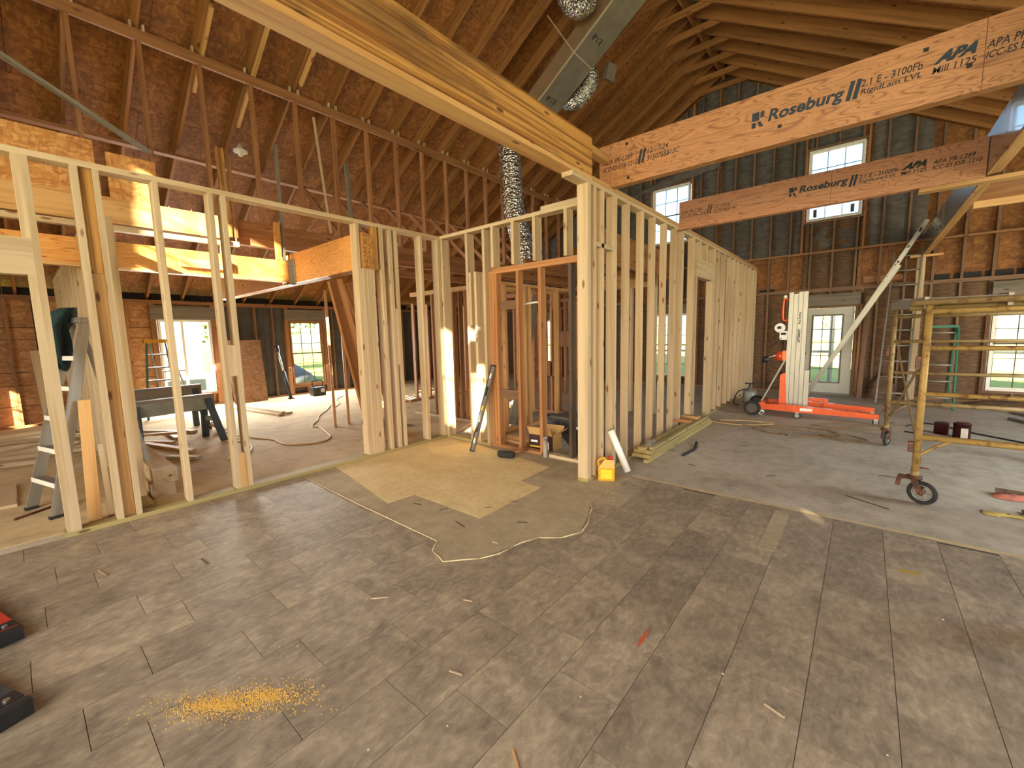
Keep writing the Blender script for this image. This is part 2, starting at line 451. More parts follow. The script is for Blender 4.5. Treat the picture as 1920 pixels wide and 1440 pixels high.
class MB:
    def __init__(s): s.v = []; s.f = []

    def box(s, a, b):
        o = len(s.v); (x0, y0, z0), (x1, y1, z1) = a, b
        s.v += [(x0, y0, z0), (x1, y0, z0), (x1, y1, z0), (x0, y1, z0), (x0, y0, z1), (x1, y0, z1), (x1, y1, z1), (x0, y1, z1)]
        s.f += [tuple(o + i for i in q) for q in BOXF]; return s

    def hexa(s, pts):
        o = len(s.v); s.v += [tuple(p) for p in pts]; s.f += [tuple(o + i for i in q) for q in BOXF]; return s

    def tube(s, pts, r, n=8, cap=True):
        pts = [Vector(p) for p in pts]; rs = r if isinstance(r, (list, tuple)) else [r] * len(pts)
        o = len(s.v); px = None
        for i, p in enumerate(pts):
            d = (pts[min(i + 1, len(pts) - 1)] - pts[max(i - 1, 0)])
            d = d.normalized() if d.length > 1e-9 else Vector((0, 0, 1))
            if px is None: px = d.orthogonal().normalized()
            px = (px - d * px.dot(d)); px = px.normalized() if px.length > 1e-6 else d.orthogonal().normalized()
            s.v += [tuple(q) for q in ring(p, px, d.cross(px), rs[i], n)]
        for i in range(len(pts) - 1):
            for k in range(n):
                a = o + i * n + k; b = o + i * n + (k + 1) % n; s.f.append((a, b, b + n, a + n))
        if cap:
            s.f.append(tuple(o + k for k in range(n))[::-1]); e = o + (len(pts) - 1) * n; s.f.append(tuple(e + k for k in range(n)))
        return s

    def torus(s, c, axis, R, r, n=24, m=8):
        c = Vector(c); a = Vector(axis).normalized(); x = a.orthogonal().normalized(); y = a.cross(x); o = len(s.v)
        for i in range(n):
            t = 2 * PI * i / n; d = x * math.cos(t) + y * math.sin(t)
            for k in range(m):
                u = 2 * PI * k / m; s.v.append(tuple(c + d * (R + r * math.cos(u)) + a * (r * math.sin(u))))
        for i in range(n):
            for k in range(m):
                s.f.append((o + i * m + k, o + ((i + 1) % n) * m + k, o + ((i + 1) % n) * m + (k + 1) % m, o + i * m + (k + 1) % m))
        return s

    def lathe(s, prof, c=(0, 0, 0), n=20):
        o = len(s.v)
        for (r, z) in prof:
            for k in range(n): s.v.append((c[0] + r * math.cos(2 * PI * k / n), c[1] + r * math.sin(2 * PI * k / n), c[2] + z))
        for i in range(len(prof) - 1):
            for k in range(n): s.f.append((o + i * n + k, o + i * n + (k + 1) % n, o + (i + 1) * n + (k + 1) % n, o + (i + 1) * n + k))
        s.f.append(tuple(o + k for k in range(n))[::-1]); e = o + (len(prof) - 1) * n; s.f.append(tuple(e + k for k in range(n)))
        return s

    def prism(s, poly, z0, z1):
        o = len(s.v); n = len(poly)
        s.v += [(x, y, z0) for x, y in poly] + [(x, y, z1) for x, y in poly]
        s.f.append(tuple(o + k for k in range(n))[::-1]); s.f.append(tuple(o + n + k for k in range(n)))
        for k in range(n): s.f.append((o + k, o + (k + 1) % n, o + n + (k + 1) % n, o + n + k))
        return s

    def build(s, name, mat, parent=None, smooth=False):
        vs = [Vector(v) for v in s.v]
        lo = Vector([min(v[i] for v in vs) for i in range(3)]); hi = Vector([max(v[i] for v in vs) for i in range(3)])
        c = Vector(((lo.x + hi.x) / 2, (lo.y + hi.y) / 2, lo.z)); d = hi - lo
        me = raw(name, [tuple(v - c) for v in vs], s.f, M_(mat, d), smooth)
        return link(name, me, parent, CUR @ Matrix.Translation(c))


def tube(name, pts, r, mat, parent=None, n=8): return MB().tube(pts, r, n).build(name, mat, parent, True)


def curve(pts, k=8):
    P = [Vector(p) for p in pts]; out = []
    for i in range(len(P) - 1):
        p0, p1, p2, p3 = P[max(i - 1, 0)], P[i], P[i + 1], P[min(i + 2, len(P) - 1)]
        for j in range(k):
            t = j / k
            out.append(.5 * ((2 * p1) + (p2 - p0) * t + (2 * p0 - 5 * p1 + 4 * p2 - p3) * t * t + (3 * p1 - p0 - 3 * p2 + p3) * t ** 3))
    out.append(P[-1]); return out


def flex(name, pts, r, mat, parent=None, pitch=.035, amp=.012, n=16):
    P = curve(pts, 14); acc = 0; rs = []; Q = []
    for i in range(len(P) - 1):
        d = (P[i + 1] - P[i]).length; m = max(1, int(d / (pitch / 2)))
        for j in range(m): Q.append(P[i].lerp(P[i + 1], j / m))
    Q.append(P[-1])
    rs = [r + (amp if i % 2 else -amp) for i in range(len(Q))]
    return MB().tube(Q, rs, n).build(name, mat, parent, True)


def text(name, body, x, z, width, height, mat, parent, yface, shear=.0, bold=0.0, depth=.0012):
    """flat print on a face that looks towards -Y"""
    c = bpy.data.curves.new(name, 'FONT'); c.body = body; c.size = 1.0; c.shear = shear; c.offset = bold; c.resolution_u = 3
    tmp = bpy.data.objects.new(name, c); COL.objects.link(tmp)
    dg = bpy.context.evaluated_depsgraph_get(); me = bpy.data.meshes.new_from_object(tmp.evaluated_get(dg))
    bpy.data.objects.remove(tmp); bpy.data.curves.remove(c)
    xs = [v.co.x for v in me.vertices]; ys = [v.co.y for v in me.vertices]
    x0, x1, y0, y1 = min(xs), max(xs), min(ys), max(ys)
    for v in me.vertices: v.co = ((v.co.x - x0) / (x1 - x0) * width, 0, (v.co.y - y0) / (y1 - y0) * height)
    me.name = name; me.materials.clear(); me.materials.append(M_(mat))
    return link(name, me, parent, CUR @ Matrix.Translation((x, yface - depth, z)))


def frame(loc, rz=0, rx=0, ry=0):
    global CUR
    CUR = Matrix.Translation(loc) @ Matrix.Rotation(rz, 4, 'Z') @ Matrix.Rotation(rx, 4, 'X') @ Matrix.Rotation(ry, 4, 'Y')


def home():
    global CUR
    CUR = Matrix.Identity(4)

# ------------------------------------------------------------------ the building: floor
XL, XR, YF, YB = -12.6, 6.2, -4.5, 12.7                     # inner faces of the outer walls
zl = lambda x: 7.9 + .59 * (x + 3.73)                        # rafter undersides, left and right slope
zr = lambda x: 7.9 - .59 * (x + 2.68)
XRG = -3.205
ztop = lambda x: min(zl(x), zr(x))

floor = MB().box((XL - .3, YF - .3, -.15), (XR + .3, YB + .3, 0)).build('floor', 'concrete')
tag(floor, 'worn concrete slab floor with partly removed brown vinyl tiles', 'floor', kind='structure')
bx('screed', (XL, YF, 0), (-5.16, YB, .003), 'dusty_screed', floor)
bx('vinyl_backing', (-5.0, YF, 0), (6.0, 4.30, .003), 'old_mastic', floor)


def visible(x, y, z=0):
    v = Vector((x, y, z - 1.6)); w = v.dot(cF)
    if w < .15: return False
    px = 960 + 784.62 * v.dot(cR) / w; py = 720 - 784.62 * v.dot(cU) / w
    return -500 < px < 2500 and py < 2900


REMOVED = [(-5.0, 4.3), (-4.98, 2.05), (-4.85, 2.04), (-2.47, 1.99), (-2.39, 1.87), (-2.21, 1.82), (-2.03, 2.01), (-1.95, 2.30), (-1.88, 2.52), (-1.74, 2.62), (-1.66, 2.80), (-1.78, 3.15), (-1.89, 3.36), (-1.92, 3.76), (-1.90, 4.3)]


def inside(x, y, poly):
    c = False; j = len(poly) - 1
    for i in range(len(poly)):
        (xi, yi), (xj, yj) = poly[i], poly[j]
        if (yi > y) != (yj > y) and x < (xj - xi) * (y - yi) / (yj - yi) + xi: c = not c
        j = i
    return c


TW, TL = .305, .62
for i in range(-16, 16):
    x0 = -1.33 + i * TW; off = .31 * (i % 2) + .07 * ((i * 7) % 3)
    for j in range(-5, 8):
        y0 = -.1 + off + j * TL; y1 = min(y0 + TL, 4.29)
        xa, xb = max(x0, -4.99), x0 + TW
        if y1 - y0 < .08 or xb - xa < .08 or not any(visible(x, y) for x in (xa, xb) for y in (y0, y1)): continue
        if all(inside(x, y, REMOVED) for x in (xa, xb) for y in (y0, y1)): continue
        bx('floor_tile', (xa + .0014, y0 + .0014, .003), (xb - .0014, y1 - .0014, .0055), 'tile', floor)


def ragged(poly, amt, k=6, keep=()):
    out = []
    for a, b in zip(poly, poly[1:] + poly[:1]):
        for j in range(k):
            t = j / k; q = amt if (a, b) not in keep else 0
            out.append((a[0] + (b[0] - a[0]) * t + random.uniform(-q, q) * (j > 0), a[1] + (b[1] - a[1]) * t + random.uniform(-q, q) * (j > 0)))
    return out


MB().prism(ragged(REMOVED, .012), .0055, .0075).build('torn_backing', 'felt_back', floor)
MB().prism([(-4.98, 2.45), (-4.61, 2.40), (-3.45, 2.19), (-3.42, 2.49), (-2.50, 2.49), (-2.51, 3.40), (-2.81, 3.44), (-2.82, 4.02), (-4.40, 4.29), (-4.98, 4.30)], .0075, .0095).build('golden_backing', 'patch_gold', floor)
for a, b in zip(REMOVED[2:12], REMOVED[3:13]):              # curled torn edge of the vinyl
    tube('torn_edge', [(a[0], a[1], .008), ((a[0] + b[0]) / 2 + random.uniform(-.03, .03), (a[1] + b[1]) / 2 + random.uniform(-.03, .03), .010), (b[0], b[1], .008)], [.0035, .0055, .0035], 'torn_paper', floor, 5)
bx('seam_strip', (-.52, 3.38, .0055), (-.41, 4.2, .008), 'felt_back', floor)
bx('edge_strip', (-1.9, 4.28, .0), (6.0, 4.34, .0045), 'dusty_screed', floor)

# ------------------------------------------------------------------ roof: sheets, rafters, collar ties, purlins
ceiling = thing('ceiling', (XRG, 4, 7.9), 'open gable roof of brown rafters under strand board sheets', 'roof', kind='structure')
RY = [.82 + .655 * k for k in range(-8, 19)]
nl, nr = Vector((-.508, 0, .861)), Vector((.508, 0, .861))
for y in RY:
    for s in (0, 1):
        f = zl if s == 0 else zr; n = nl if s == 0 else nr; xe = XL - .25 if s == 0 else XR + .25
        p0 = Vector((xe, y, f(xe))) + n * .12; p1 = Vector((XRG, y, f(XRG))) + n * .12
        bar('rafter', p0, p1, .042, .24, 'rafter', ceiling, side=(0, 1, 0))
    bx('collar_tie', (-3.80, y + .021, 7.88), (-2.62, y + .061, 8.0), 'rafter', ceiling)
bx('ridge_board', (XRG - .02, YF, 8.1), (XRG + .02, YB, 8.42), 'rafter', ceiling)
for s in (0, 1):
    f = zl if s == 0 else zr; n = nl if s == 0 else nr; xe = XL - .5 if s == 0 else XR + .5
    a = Vector((xe, 0, f(xe))) + n * .245; b = Vector((XRG, 0, f(XRG))) + n * .245; d = (b - a); rows = 9
    for r in range(rows):
        q0 = a + d * (r / rows); q1 = a + d * ((r + 1) / rows)
        y = YF - .4 - (1.3 if r % 2 else 0)
        while y < YB + .4:
            ya, yb = max(y, YF - .4), min(y + 2.62, YB + .5); y += 2.62
            if yb - ya < .1: continue
            e = (q1 - q0).normalized() * .003
            g = n * .014
            MB().hexa([q0 + e + Vector((0, ya + .002, 0)), q1 - e + Vector((0, ya + .002, 0)), q1 - e + Vector((0, yb - .002, 0)), q0 + e + Vector((0, yb - .002, 0)),
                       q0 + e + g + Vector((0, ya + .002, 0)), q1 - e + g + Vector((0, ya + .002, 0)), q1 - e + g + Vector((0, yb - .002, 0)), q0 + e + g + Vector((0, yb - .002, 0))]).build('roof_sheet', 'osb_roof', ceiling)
    MB().hexa([a + n * .02 + Vector((0, YF - .5, 0)), b + n * .02 + Vector((0, YF - .5, 0)), b + n * .02 + Vector((0, YB + .5, 0)), a + n * .02 + Vector((0, YB + .5, 0)),
               a + n * .05 + Vector((0, YF - .5, 0)), b + n * .05 + Vector((0, YF - .5, 0)), b + n * .05 + Vector((0, YB + .5, 0)), a + n * .05 + Vector((0, YB + .5, 0))]).build('shingle_layer', 'felt_board', ceiling)
# purlin on struts, lower brace
bx('purlin', (-7.56, YF, 5.585), (-7.42, YB, 5.63), 'strut', ceiling)
bx('purlin', (-7.46, YF, 5.49), (-7.42, YB, 5.585), 'strut', ceiling)
bx('brace_board', (-9.07, YF, 4.67), (-8.93, YB, 4.715), 'strut', ceiling)
for y in RY:
    if y < 11.9:
        bx('strut', (-7.53, y - .02, 3.44), (-7.43, y + .022, 5.585), 'strut', ceiling)
    for dy in (-.075, .055): bx('tie_block', (-7.50, y + dy, 5.63), (-7.44, y + dy + .022, 5.72), 'new', ceiling)
for k, y in enumerate(RY):
    if 3.5 < y < 11 : bar('knee_brace', (-8.95, y + .05, 4.68), (-7.55, y + .05, 3.46), .04, .09, 'strut', ceiling, side=(0, 1, 0))
for y, x0, x1 in ((2.79, -8.3, -6.4), (3.45, -7.35, -6.2), (2.13, -8.0, -6.9)):     # sistered lengths beside rafters
    bar('sister_board', (x0, y + .045, zl(x0) + .02), (x1, y + .045, zl(x1) + .02), .045, .16, 'pine', ceiling, side=(0, 1, 0))


# ------------------------------------------------------------------ outer walls
def cuts(u0, u1, z0, z1, holes, step, phase=0.0):
    """rectangles covering [u0,u1]x[z0,z1] without the holes; z1 may be a function of u"""
    us = {u0, u1} | {q for q in (XRG, -XRG) if u0 < q < u1}
    for h in holes: us |= {max(u0, min(u1, h[0])), max(u0, min(u1, h[1]))}
    k = math.floor((u0 - phase) / step) + 1
    while phase + k * step < u1: us.add(phase + k * step); k += 1
    us = sorted(us); out = []
    for a, b in zip(us, us[1:]):
        if b - a < .012: continue
        zt = (z1(a), z1(b)) if callable(z1) else (z1, z1)
        hs = sorted((h[2], h[3]) for h in holes if h[0] < (a + b) / 2 < h[1]); z = z0
        for (p, q) in hs:
            if p > z + .01: out.append((a, b, z, p, p))
            z = max(z, q)
        if z < min(zt) - .01: out.append((a, b, z, zt[0], zt[1]))
    return out


def panel(name, r, y0, y1, mat, parent, gap=.002):
    a, b, z, ta, tb = r; a += gap; b -= gap
    return MB().hexa([(a, y0, z + gap), (b, y0, z + gap), (b, y1, z + gap), (a, y1, z + gap), (a, y0, ta - gap), (b, y0, tb - gap), (b, y1, tb - gap), (a, y1, ta - gap)]).build(name, mat, parent)


def batt(r, y, mat, parent, bulge=.05):
    a, b, z, ta, tb = r; nx, nz = 5, max(4, int((ta - z) / .25)); v, f = [], []
    sd = random.random() * 9
    for j in range(nz + 1):
        for i in range(nx + 1):
            u = i / nx; w = j / nz; x = a + (b - a) * u; zz = z + (ta + (tb - ta) * u - z) * w
            e = math.sin(PI * u) ** .6 if 0 < u < 1 else 0
            v.append((x, y - bulge * e * (.75 + .35 * math.sin(sd + w * 11 + u * 3)) + random.uniform(-.006, .006) * e, zz))
    for j in range(nz):
        for i in range(nx):
            k = j * (nx + 1) + i; f.append((k, k + 1, k + nx + 2, k + nx + 1))
    o = len(v); v += [(a, y + .04, z), (b, y + .04, z), (b, y + .04, tb), (a, y + .04, ta)]; f.append((o, o + 3, o + 2, o + 1))
    m = MB(); m.v = v; m.f = f; return m.build('insulation_batt', mat, parent, True)


def window(n, u0, u1, z0, z1, cols, rows, label, tone='pvc_white', grid='felt_board', deep=.10):
    w = thing('window_%d' % n, ((u0 + u1) / 2, .05, z0), label, 'window', kind='structure')
    t = .035
    for nm, a, b in (('frame_side', (u0, .0, z0), (u0 + t, deep, z1)), ('frame_side', (u1 - t, .0, z0), (u1, deep, z1)), ('frame_head', (u0 + t, .0, z1 - t), (u1 - t, deep, z1)), ('frame_sill', (u0 + t, -.015, z0), (u1 - t, deep, z0 + t))):
        bx(nm, a, b, tone, w)
    zm = (z0 + z1) / 2
    for k, (a, b, y) in enumerate(((z0 + t, zm + .012, .045), (zm - .012, z1 - t, .07))):
        s = bx('sash_rail', (u0 + t, y - .015, a), (u1 - t, y + .015, a + .03), tone if k == 0 else grid, w)
        bx('sash_rail', (u0 + t, y - .015, b - .03), (u1 - t, y + .015, b), grid if k == 0 else tone, w)
        for u in (u0 + t, u1 - t - .025): bx('sash_stile', (u, y - .015, a + .03), (u + .025, y + .015, b - .03), tone, w)
        bx('pane', (u0 + t + .025, y - .003, a + .03), (u1 - t - .025, y + .003, b - .03), 'glass', w)
        for i in range(1, cols): uu = u0 + t + (u1 - u0 - 2 * t) * i / cols; bx('muntin', (uu - .007, y - .008, a + .03), (uu + .007, y + .008, b - .03), grid, w)
        for i in range(1, rows): zz = a + (b - a) * i / rows; bx('muntin', (u0 + t + .025, y - .008, zz - .007), (u1 - t - .025, y + .008, zz + .007), grid, w)
    return w


# back gable wall
frame((0, YB, 0))
wb = thing('wall_back', (-1, 0, 0), 'back gable wall with open studs, foil and kraft insulation and strand board', 'wall', kind='structure')
GH = [(-5.05, -4.0, 4.15, 5.75), (-1.25, -.22, 4.15, 5.77), (-4.97, -3.97, .28, 2.12), (-1.26, -.16, 0, 2.12), (1.95, 3.0, .26, 2.16), (4.2, 5.2, .26, 2.16), (-9.4, -8.4, .28, 2.12)]
tops = lambda x: ztop(x) - .005
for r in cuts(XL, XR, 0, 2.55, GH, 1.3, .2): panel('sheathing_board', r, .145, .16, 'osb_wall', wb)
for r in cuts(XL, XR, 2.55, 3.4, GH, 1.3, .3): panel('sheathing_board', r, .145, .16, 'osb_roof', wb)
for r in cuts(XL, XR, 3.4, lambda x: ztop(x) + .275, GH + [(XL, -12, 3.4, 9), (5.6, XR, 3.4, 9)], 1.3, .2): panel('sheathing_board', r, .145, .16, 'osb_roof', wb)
for r in cuts(XL - .1, XR + .1, -.1, lambda x: ztop(x) + .275, GH, 3.0): panel('outer_siding', r, .161, .18, 'siding_pale', wb, 0)
SX = [-12.3 + .43 * k for k in range(43)]
holes_s = [(a - .05, b + .05, c - .05, d + .05) for a, b, c, d in GH]


def vstud(x, z0, z1, w=.042, mat='wallstud', name='stud'):
    bx(name, (x - w / 2, 0, z0), (x + w / 2, .14, z1), mat, wb)


for x in SX:
    inl = [h for h in GH if h[0] - .06 < x < h[1] + .06]
    for (z0, z1) in ((.045, 2.47), (2.555, 3.38), (3.43, tops(x))):
        z = z0
        for h in sorted(inl, key=lambda h: h[2]):
            if h[3] <= z0 or h[2] >= z1: continue
            if h[2] - .06 > z + .05: vstud(x, z, h[2] - .05)
            z = max(z, h[3] + (.28 if h[3] < 3 else .06))
        if z1 - z > .05 and z1 > z0: vstud(x, z, z1)
for h in GH:
    for x in (h[0] - .065, h[1] + .065): vstud(x, max(.045, 3.43 if h[2] > 3 else .045), tops(x) if h[2] > 3 else 2.47, .042, 'strut')
    if h[3] < 3: bx('header', (h[0] - .085, .0, h[3] + .01), (h[1] + .085, .13, min(h[3] + .28, 2.465)), 'grey', wb)
    else: bx('header', (h[0] - .045, .0, h[3] + .01), (h[1] + .045, .13, h[3] + .06), 'wallstud', wb)
    if h[2] > .1: bx('rough_sill', (h[0] - .045, .0, h[2] - .05), (h[1] + .045, .13, h[2] - .005), 'wallstud', wb)
bx('plate', (XL, 0, 2.47), (XR, .14, 2.552), 'wallstud', wb)
bx('plate', (-12, 0, 3.385), (5, .14, 3.43), 'strut', wb)
for a, b in ((XL, -1.26), (-.16, XR)): bx('plate', (a, 0, 0), (b, .14, .045), 'strut', wb)
for r in cuts(XL, XR, .05, 2.46, holes_s, .43, -12.3):
    if r[1] - r[0] > .1: batt((r[0] + .024, r[1] - .024) + r[2:], .09, 'insulation_kraft', wb)
for r in cuts(-11, .9, 3.44, tops, holes_s, .43, -12.3):
    if r[1] - r[0] > .1: batt((r[0] + .024, r[1] - .024) + r[2:], .09, 'insulation_grey', wb, .04)
for x0, x1, z in ((-2.2, -1.75, 2.75), (-1.2, -.4, 2.72), (-.1, .6, 2.75)): bx('nailer_board', (x0, .09, z - .13), (x1, .125, z), 'strut', wb)
for x0, x1 in ((-2.2, -1.85), (1.02, 1.3), (1.36, 1.75), (1.8, 2.18), (2.22, 2.6)): bx('soffit_gap', (x0, .12, 2.56), (x1, .144, 2.68), 'vent_dark', wb)
bx('gable_vent', (-3.5, .06, 6.95), (-2.9, .12, 7.45), 'vent_dark', wb)
for k in range(5): bx('vent_slat', (-3.48, .02, 6.99 + k * .09), (-2.92, .06, 7.03 + k * .09), 'grey', wb)
# plastic film gathered above the upper left window
m = MB(); nx_, nz_ = 14, 7
for j_ in range(nz_ + 1):
    for i_ in range(nx_ + 1):
        u_, w_ = i_ / nx_, j_ / nz_; m.v.append((-5.7 + 2.5 * u_, -.035 - .04 * random.random() - .05 * math.sin(PI * w_), 5.62 + .30 * u_ + (.10 + .42 * u_) * w_ + random.uniform(-.02, .02)))
for j_ in range(nz_):
    for i_ in range(nx_): k_ = j_ * (nx_ + 1) + i_; m.f.append((k_, k_ + 1, k_ + nx_ + 2, k_ + nx_ + 1))
m.build('gathered_film', 'insulation_grey', wb)
window(1, -5.05, -4.0, 4.15, 5.75, 3, 2, 'upper gable window above the stud partition, partly behind the far beam')
window(2, -1.25, -.22, 4.15, 5.77, 3, 2, 'upper gable window crossed by the far laminated beam')
for u in (-1.12, -.42): bx('sticker', (u, .03, 4.24), (u + .07, .04, 4.42), 'felt_board', wb)
window(3, -4.97, -3.97, .28, 2.12, 3, 3, 'ground floor window seen between the studs of the partition')
window(4, 1.95, 3.0, .26, 2.16, 3, 3, 'ground floor window behind the yellow scaffold')
window(5, 4.2, 5.2, .26, 2.16, 3, 3, 'ground floor window further along the back wall')
window(6, -9.4, -8.4, .28, 2.12, 3, 3, 'ground floor window behind the far room partitions')
# back door
d = thing('door_1', (-.7, .05, 0), 'white steel door with a fifteen light glass panel in the back wall', 'door', kind='structure')
bx('jamb', (-1.26, 0, 0), (-1.215, .14, 2.12), 'wallstud', d); bx('jamb', (-.205, 0, 0), (-.16, .14, 2.12), 'wallstud', d); bx('jamb_head', (-1.215, 0, 2.08), (-.205, .14, 2.12), 'wallstud', d)
bx('threshold', (-1.215, -.02, 0), (-.205, .14, .025), 'aluminium_dull', d)
for a, b in (((-1.21, .04, .03), (-1.02, .085, 2.075)), ((-.40, .04, .03), (-.21, .085, 2.075)), ((-1.02, .04, 1.92), (-.40, .085, 2.075)), ((-1.02, .04, .03), (-.40, .085, .26))): bx('door_panel', a, b, 'door_paint', d)
for a, b in (((-1.02, .03, .26), (-.985, .095, 1.92)), ((-.435, .03, .26), (-.40, .095, 1.92)), ((-.985, .03, 1.885), (-.435, .095, 1.92)), ((-.985, .03, .26), (-.435, .095, .295))): bx('light_frame', a, b, 'grey', d)
bx('pane', (-.985, .06, .295), (-.435, .066, 1.885), 'glass', d)
for i in (1, 2): bx('muntin', (-.985 + .55 * i / 3 - .008, .05, .295), (-.985 + .55 * i / 3 + .008, .075, 1.885), 'grey', d)
for i in range(1, 5): bx('muntin', (-.985, .05, .295 + 1.59 * i / 5 - .008), (-.435, .075, .295 + 1.59 * i / 5 + .008), 'grey', d)
MB().lathe([(.0, 0), (.012, 0), (.012, .03), (.03, .035), (.032, .055), (.02, .07), (0, .07)], n=14).build('door_knob', 'rusty', d, True).matrix_basis = wm(d).inverted() @ CUR @ Matrix.Translation((-1.12, .04, .98)) @ Matrix.Rotation(PI / 2, 4, 'X')

# left wall (outer side towards -X); local x runs along world Y
frame((XL, 0, 0), PI / 2)
wl = thing('wall_left', (3, 0, 0), 'left outer wall with open studs, warm strand board strips and dark felt board', 'wall', kind='structure')
LH = [(2.25, 3.28, .34, 2.14), (5.17, 6.12, .27, 2.14)]
for z0, z1 in ((0, .41), (.41, .82), (.82, 1.08), (1.08, 1.72), (1.72, 1.96), (1.96, 2.55)):
    for r in cuts(-3.5, 3.3, z0, z1, LH, 1.25, .35): panel('sheathing_strip', r, .145, .16, 'osb_wall', wl, .006)
for r in cuts(3.3, 12.5, 0, 2.55, LH, 1.25, 3.3): panel('felt_panel', r, .145, .16, 'felt_board', wl, .004)
for r in cuts(YF, YB, -.1, 2.75, LH, 3.0): panel('outer_siding', r, .162, .18, 'vent_dark', wl)
for k in range(40):
    y = -4.3 + .43 * k
    if y > YB: break
    h = [q for q in LH if q[0] - .05 < y < q[1] + .05]
    z0 = .045
    if h:
        bx('stud', (y - .021, 0, .045), (y + .021, .14, h[0][2] - .05), 'strut', wl); continue
    bx('stud', (y - .021, 0, .045), (y + .021, .14, 2.5), 'strut' if y < 3.4 else 'wallstud', wl)
for q in LH:
    for y in (q[0] - .07, q[1] + .07): bx('stud', (y - .05, -.005, .045), (y + .05, .14, 2.5), 'strut', wl)
    bx('header', (q[0] - .12, -.01, q[3] + .01), (q[1] + .12, .13, q[3] + .32), 'grey', wl)
    bx('rough_sill', (q[0] - .02, -.005, q[2] - .05), (q[1] + .02, .13, q[2] - .005), 'strut', wl)
bx('plate', (YF, 0, 2.5), (YB, .14, 2.585), 'strut', wl); bx('plate', (YF, 0, 0), (YB, .14, .045), 'strut', wl)
d = thing('door_2', (2.75, .05, .34), 'white framed patio door full of glare in the left wall', 'door', kind='structure')
for a, b in (((2.25, 0, .34), (2.30, .1, 2.14)), ((3.23, 0, .34), (3.28, .1, 2.14)), ((2.30, 0, 2.09), (3.23, .1, 2.14)), ((2.30, 0, .34), (3.23, .1, .39)), ((2.68, .02, .39), (2.73, .08, 2.09))): bx('door_frame', a, b, 'pvc_white', d)
bx('pane', (2.30, .05, .39), (3.23, .056, 2.09), 'glass', d)
window(7, 5.17, 6.12, .27, 2.14, 3, 3, 'double hung window with green lawn and a grey mound behind', tone='strut')

# front wall (behind the viewer) and right wall: openings added out of view to let light in
frame((0, YF, 0), PI)
wf = thing('wall_front', (0, 0, 0), 'front gable wall behind the viewer with a wide opening added to let light in', 'wall', kind='structure')
FH = [(-5.6, 4.4, 0, 3.75), (3.42, 4.36, 4.4, 6.45), (-.1, .82, 4.15, 5.77), (10.3, 10.85, 1.95, 2.8)]
for r in cuts(-XR, -XL, 0, lambda u: ztop(-u) + .275, FH, 1.3): panel('sheathing_board', r, .0, .02, 'osb_wall', wf, 0)
window(8, 3.42, 4.36, 4.4, 6.45, 3, 2, 'upper front gable window added out of sight to cast the sun patch on the beams')  # added to throw the sun patch on the left room beams
window(9, -.1, .82, 4.15, 5.77, 3, 2, 'second upper front gable window added out of sight to cast the sun patch on the studs')  # added to throw the sun patch on the corner studs
window(10, 10.3, 10.85, 1.95, 2.8, 2, 2, 'small front window added out of sight to let sun onto the left wall')  # added to put a sun patch low on the left wall
bx('porch_roof', (-8.4, .05, 3.85), (5.2, 9.4, 3.95), 'osb_wall', wf)  # roof added out of view to keep the sun off the floor
frame((XR, 0, 0), -PI / 2)
wr = thing('wall_right', (-4, 0, 0), 'right outer wall out of sight with an opening added to let light in', 'wall', kind='structure')
RH = [(-9.2, -2.9, .3, 2.2)]
for r in cuts(-YB, -YF, 0, 2.68, RH, 1.3): panel('sheathing_board', r, .0, .02, 'osb_wall', wr, 0)
home()

# ------------------------------------------------------------------ partitions
XA0, XA1 = -5.14, -5.0
wa = thing('wall_partition_front', (-5.07, 2, 0), 'new pale stud partition with a doorway at its near end', 'wall', kind='structure')


def sa(y0, y1, z0=.045, z1=3.05, mat='new', name='stud', x0=XA0, x1=XA1): return bx(name, (x0, y0, z0), (x1, y1, z1), mat, wa)


bx('bottom_plate', (XA0, .13, 0), (XA1, 4.32, .045), 'treated', wa); bx('top_plate', (XA0, -3.5, 3.05), (XA1, 4.32, 3.097), 'new', wa)
sa(.19, .232); sa(.146, .19, .045, 2.15); sa(.146, .19, 2.43, 3.05); sa(-.9, -.858, 2.43, 3.05, name='cripple'); sa(-.36, -.318, 2.43, 3.05, name='cripple')
bx('header', (-5.11, -1.2, 2.15), (-5.0, .19, 2.43), 'new', wa)
sa(.455, .50); sa(.585, .625); sa(.502, .583, .045, 2.2, 'pine', 'filler_board', -5.12, -5.06); sa(.502, .583, 2.2, 3.05, 'beam', 'filler_board', -5.12, -5.04)
sa(.968, 1.01); sa(1.388, 1.43); sa(1.498, 1.54); sa(1.43, 1.498, 1.24, 1.56, name='patch_block', x0=-5.05); sa(1.43, 1.498, .045, .42, name='patch_block', x0=-5.06, mat='pine')
sa(2.945, 2.988)
for k in range(4): sa(2.99 + .048 * k, 3.036 + .048 * k, .045, 2.495)
sa(3.425, 3.47); sa(3.515, 3.56); sa(3.475, 3.515, 1.22, 2.0, name='patch_block'); sa(3.95, 3.99); sa(4.275, 4.318)
sa(3.2, 3.245, 2.5, 3.05, 'beam'); sa(3.29, 3.335, .045, 3.05)

wbm = thing('wall_partition_side', (-3.8, 4.4, 0), 'stud partition of pale and old orange studs with a low orange header', 'wall', kind='structure')


def sb(x0, x1, z0=.045, z1=3.05, mat='new', name='stud', y0=4.32, y1=4.46): return bx(name, (x0, y0, z0), (x1, y1, z1), mat, wbm)


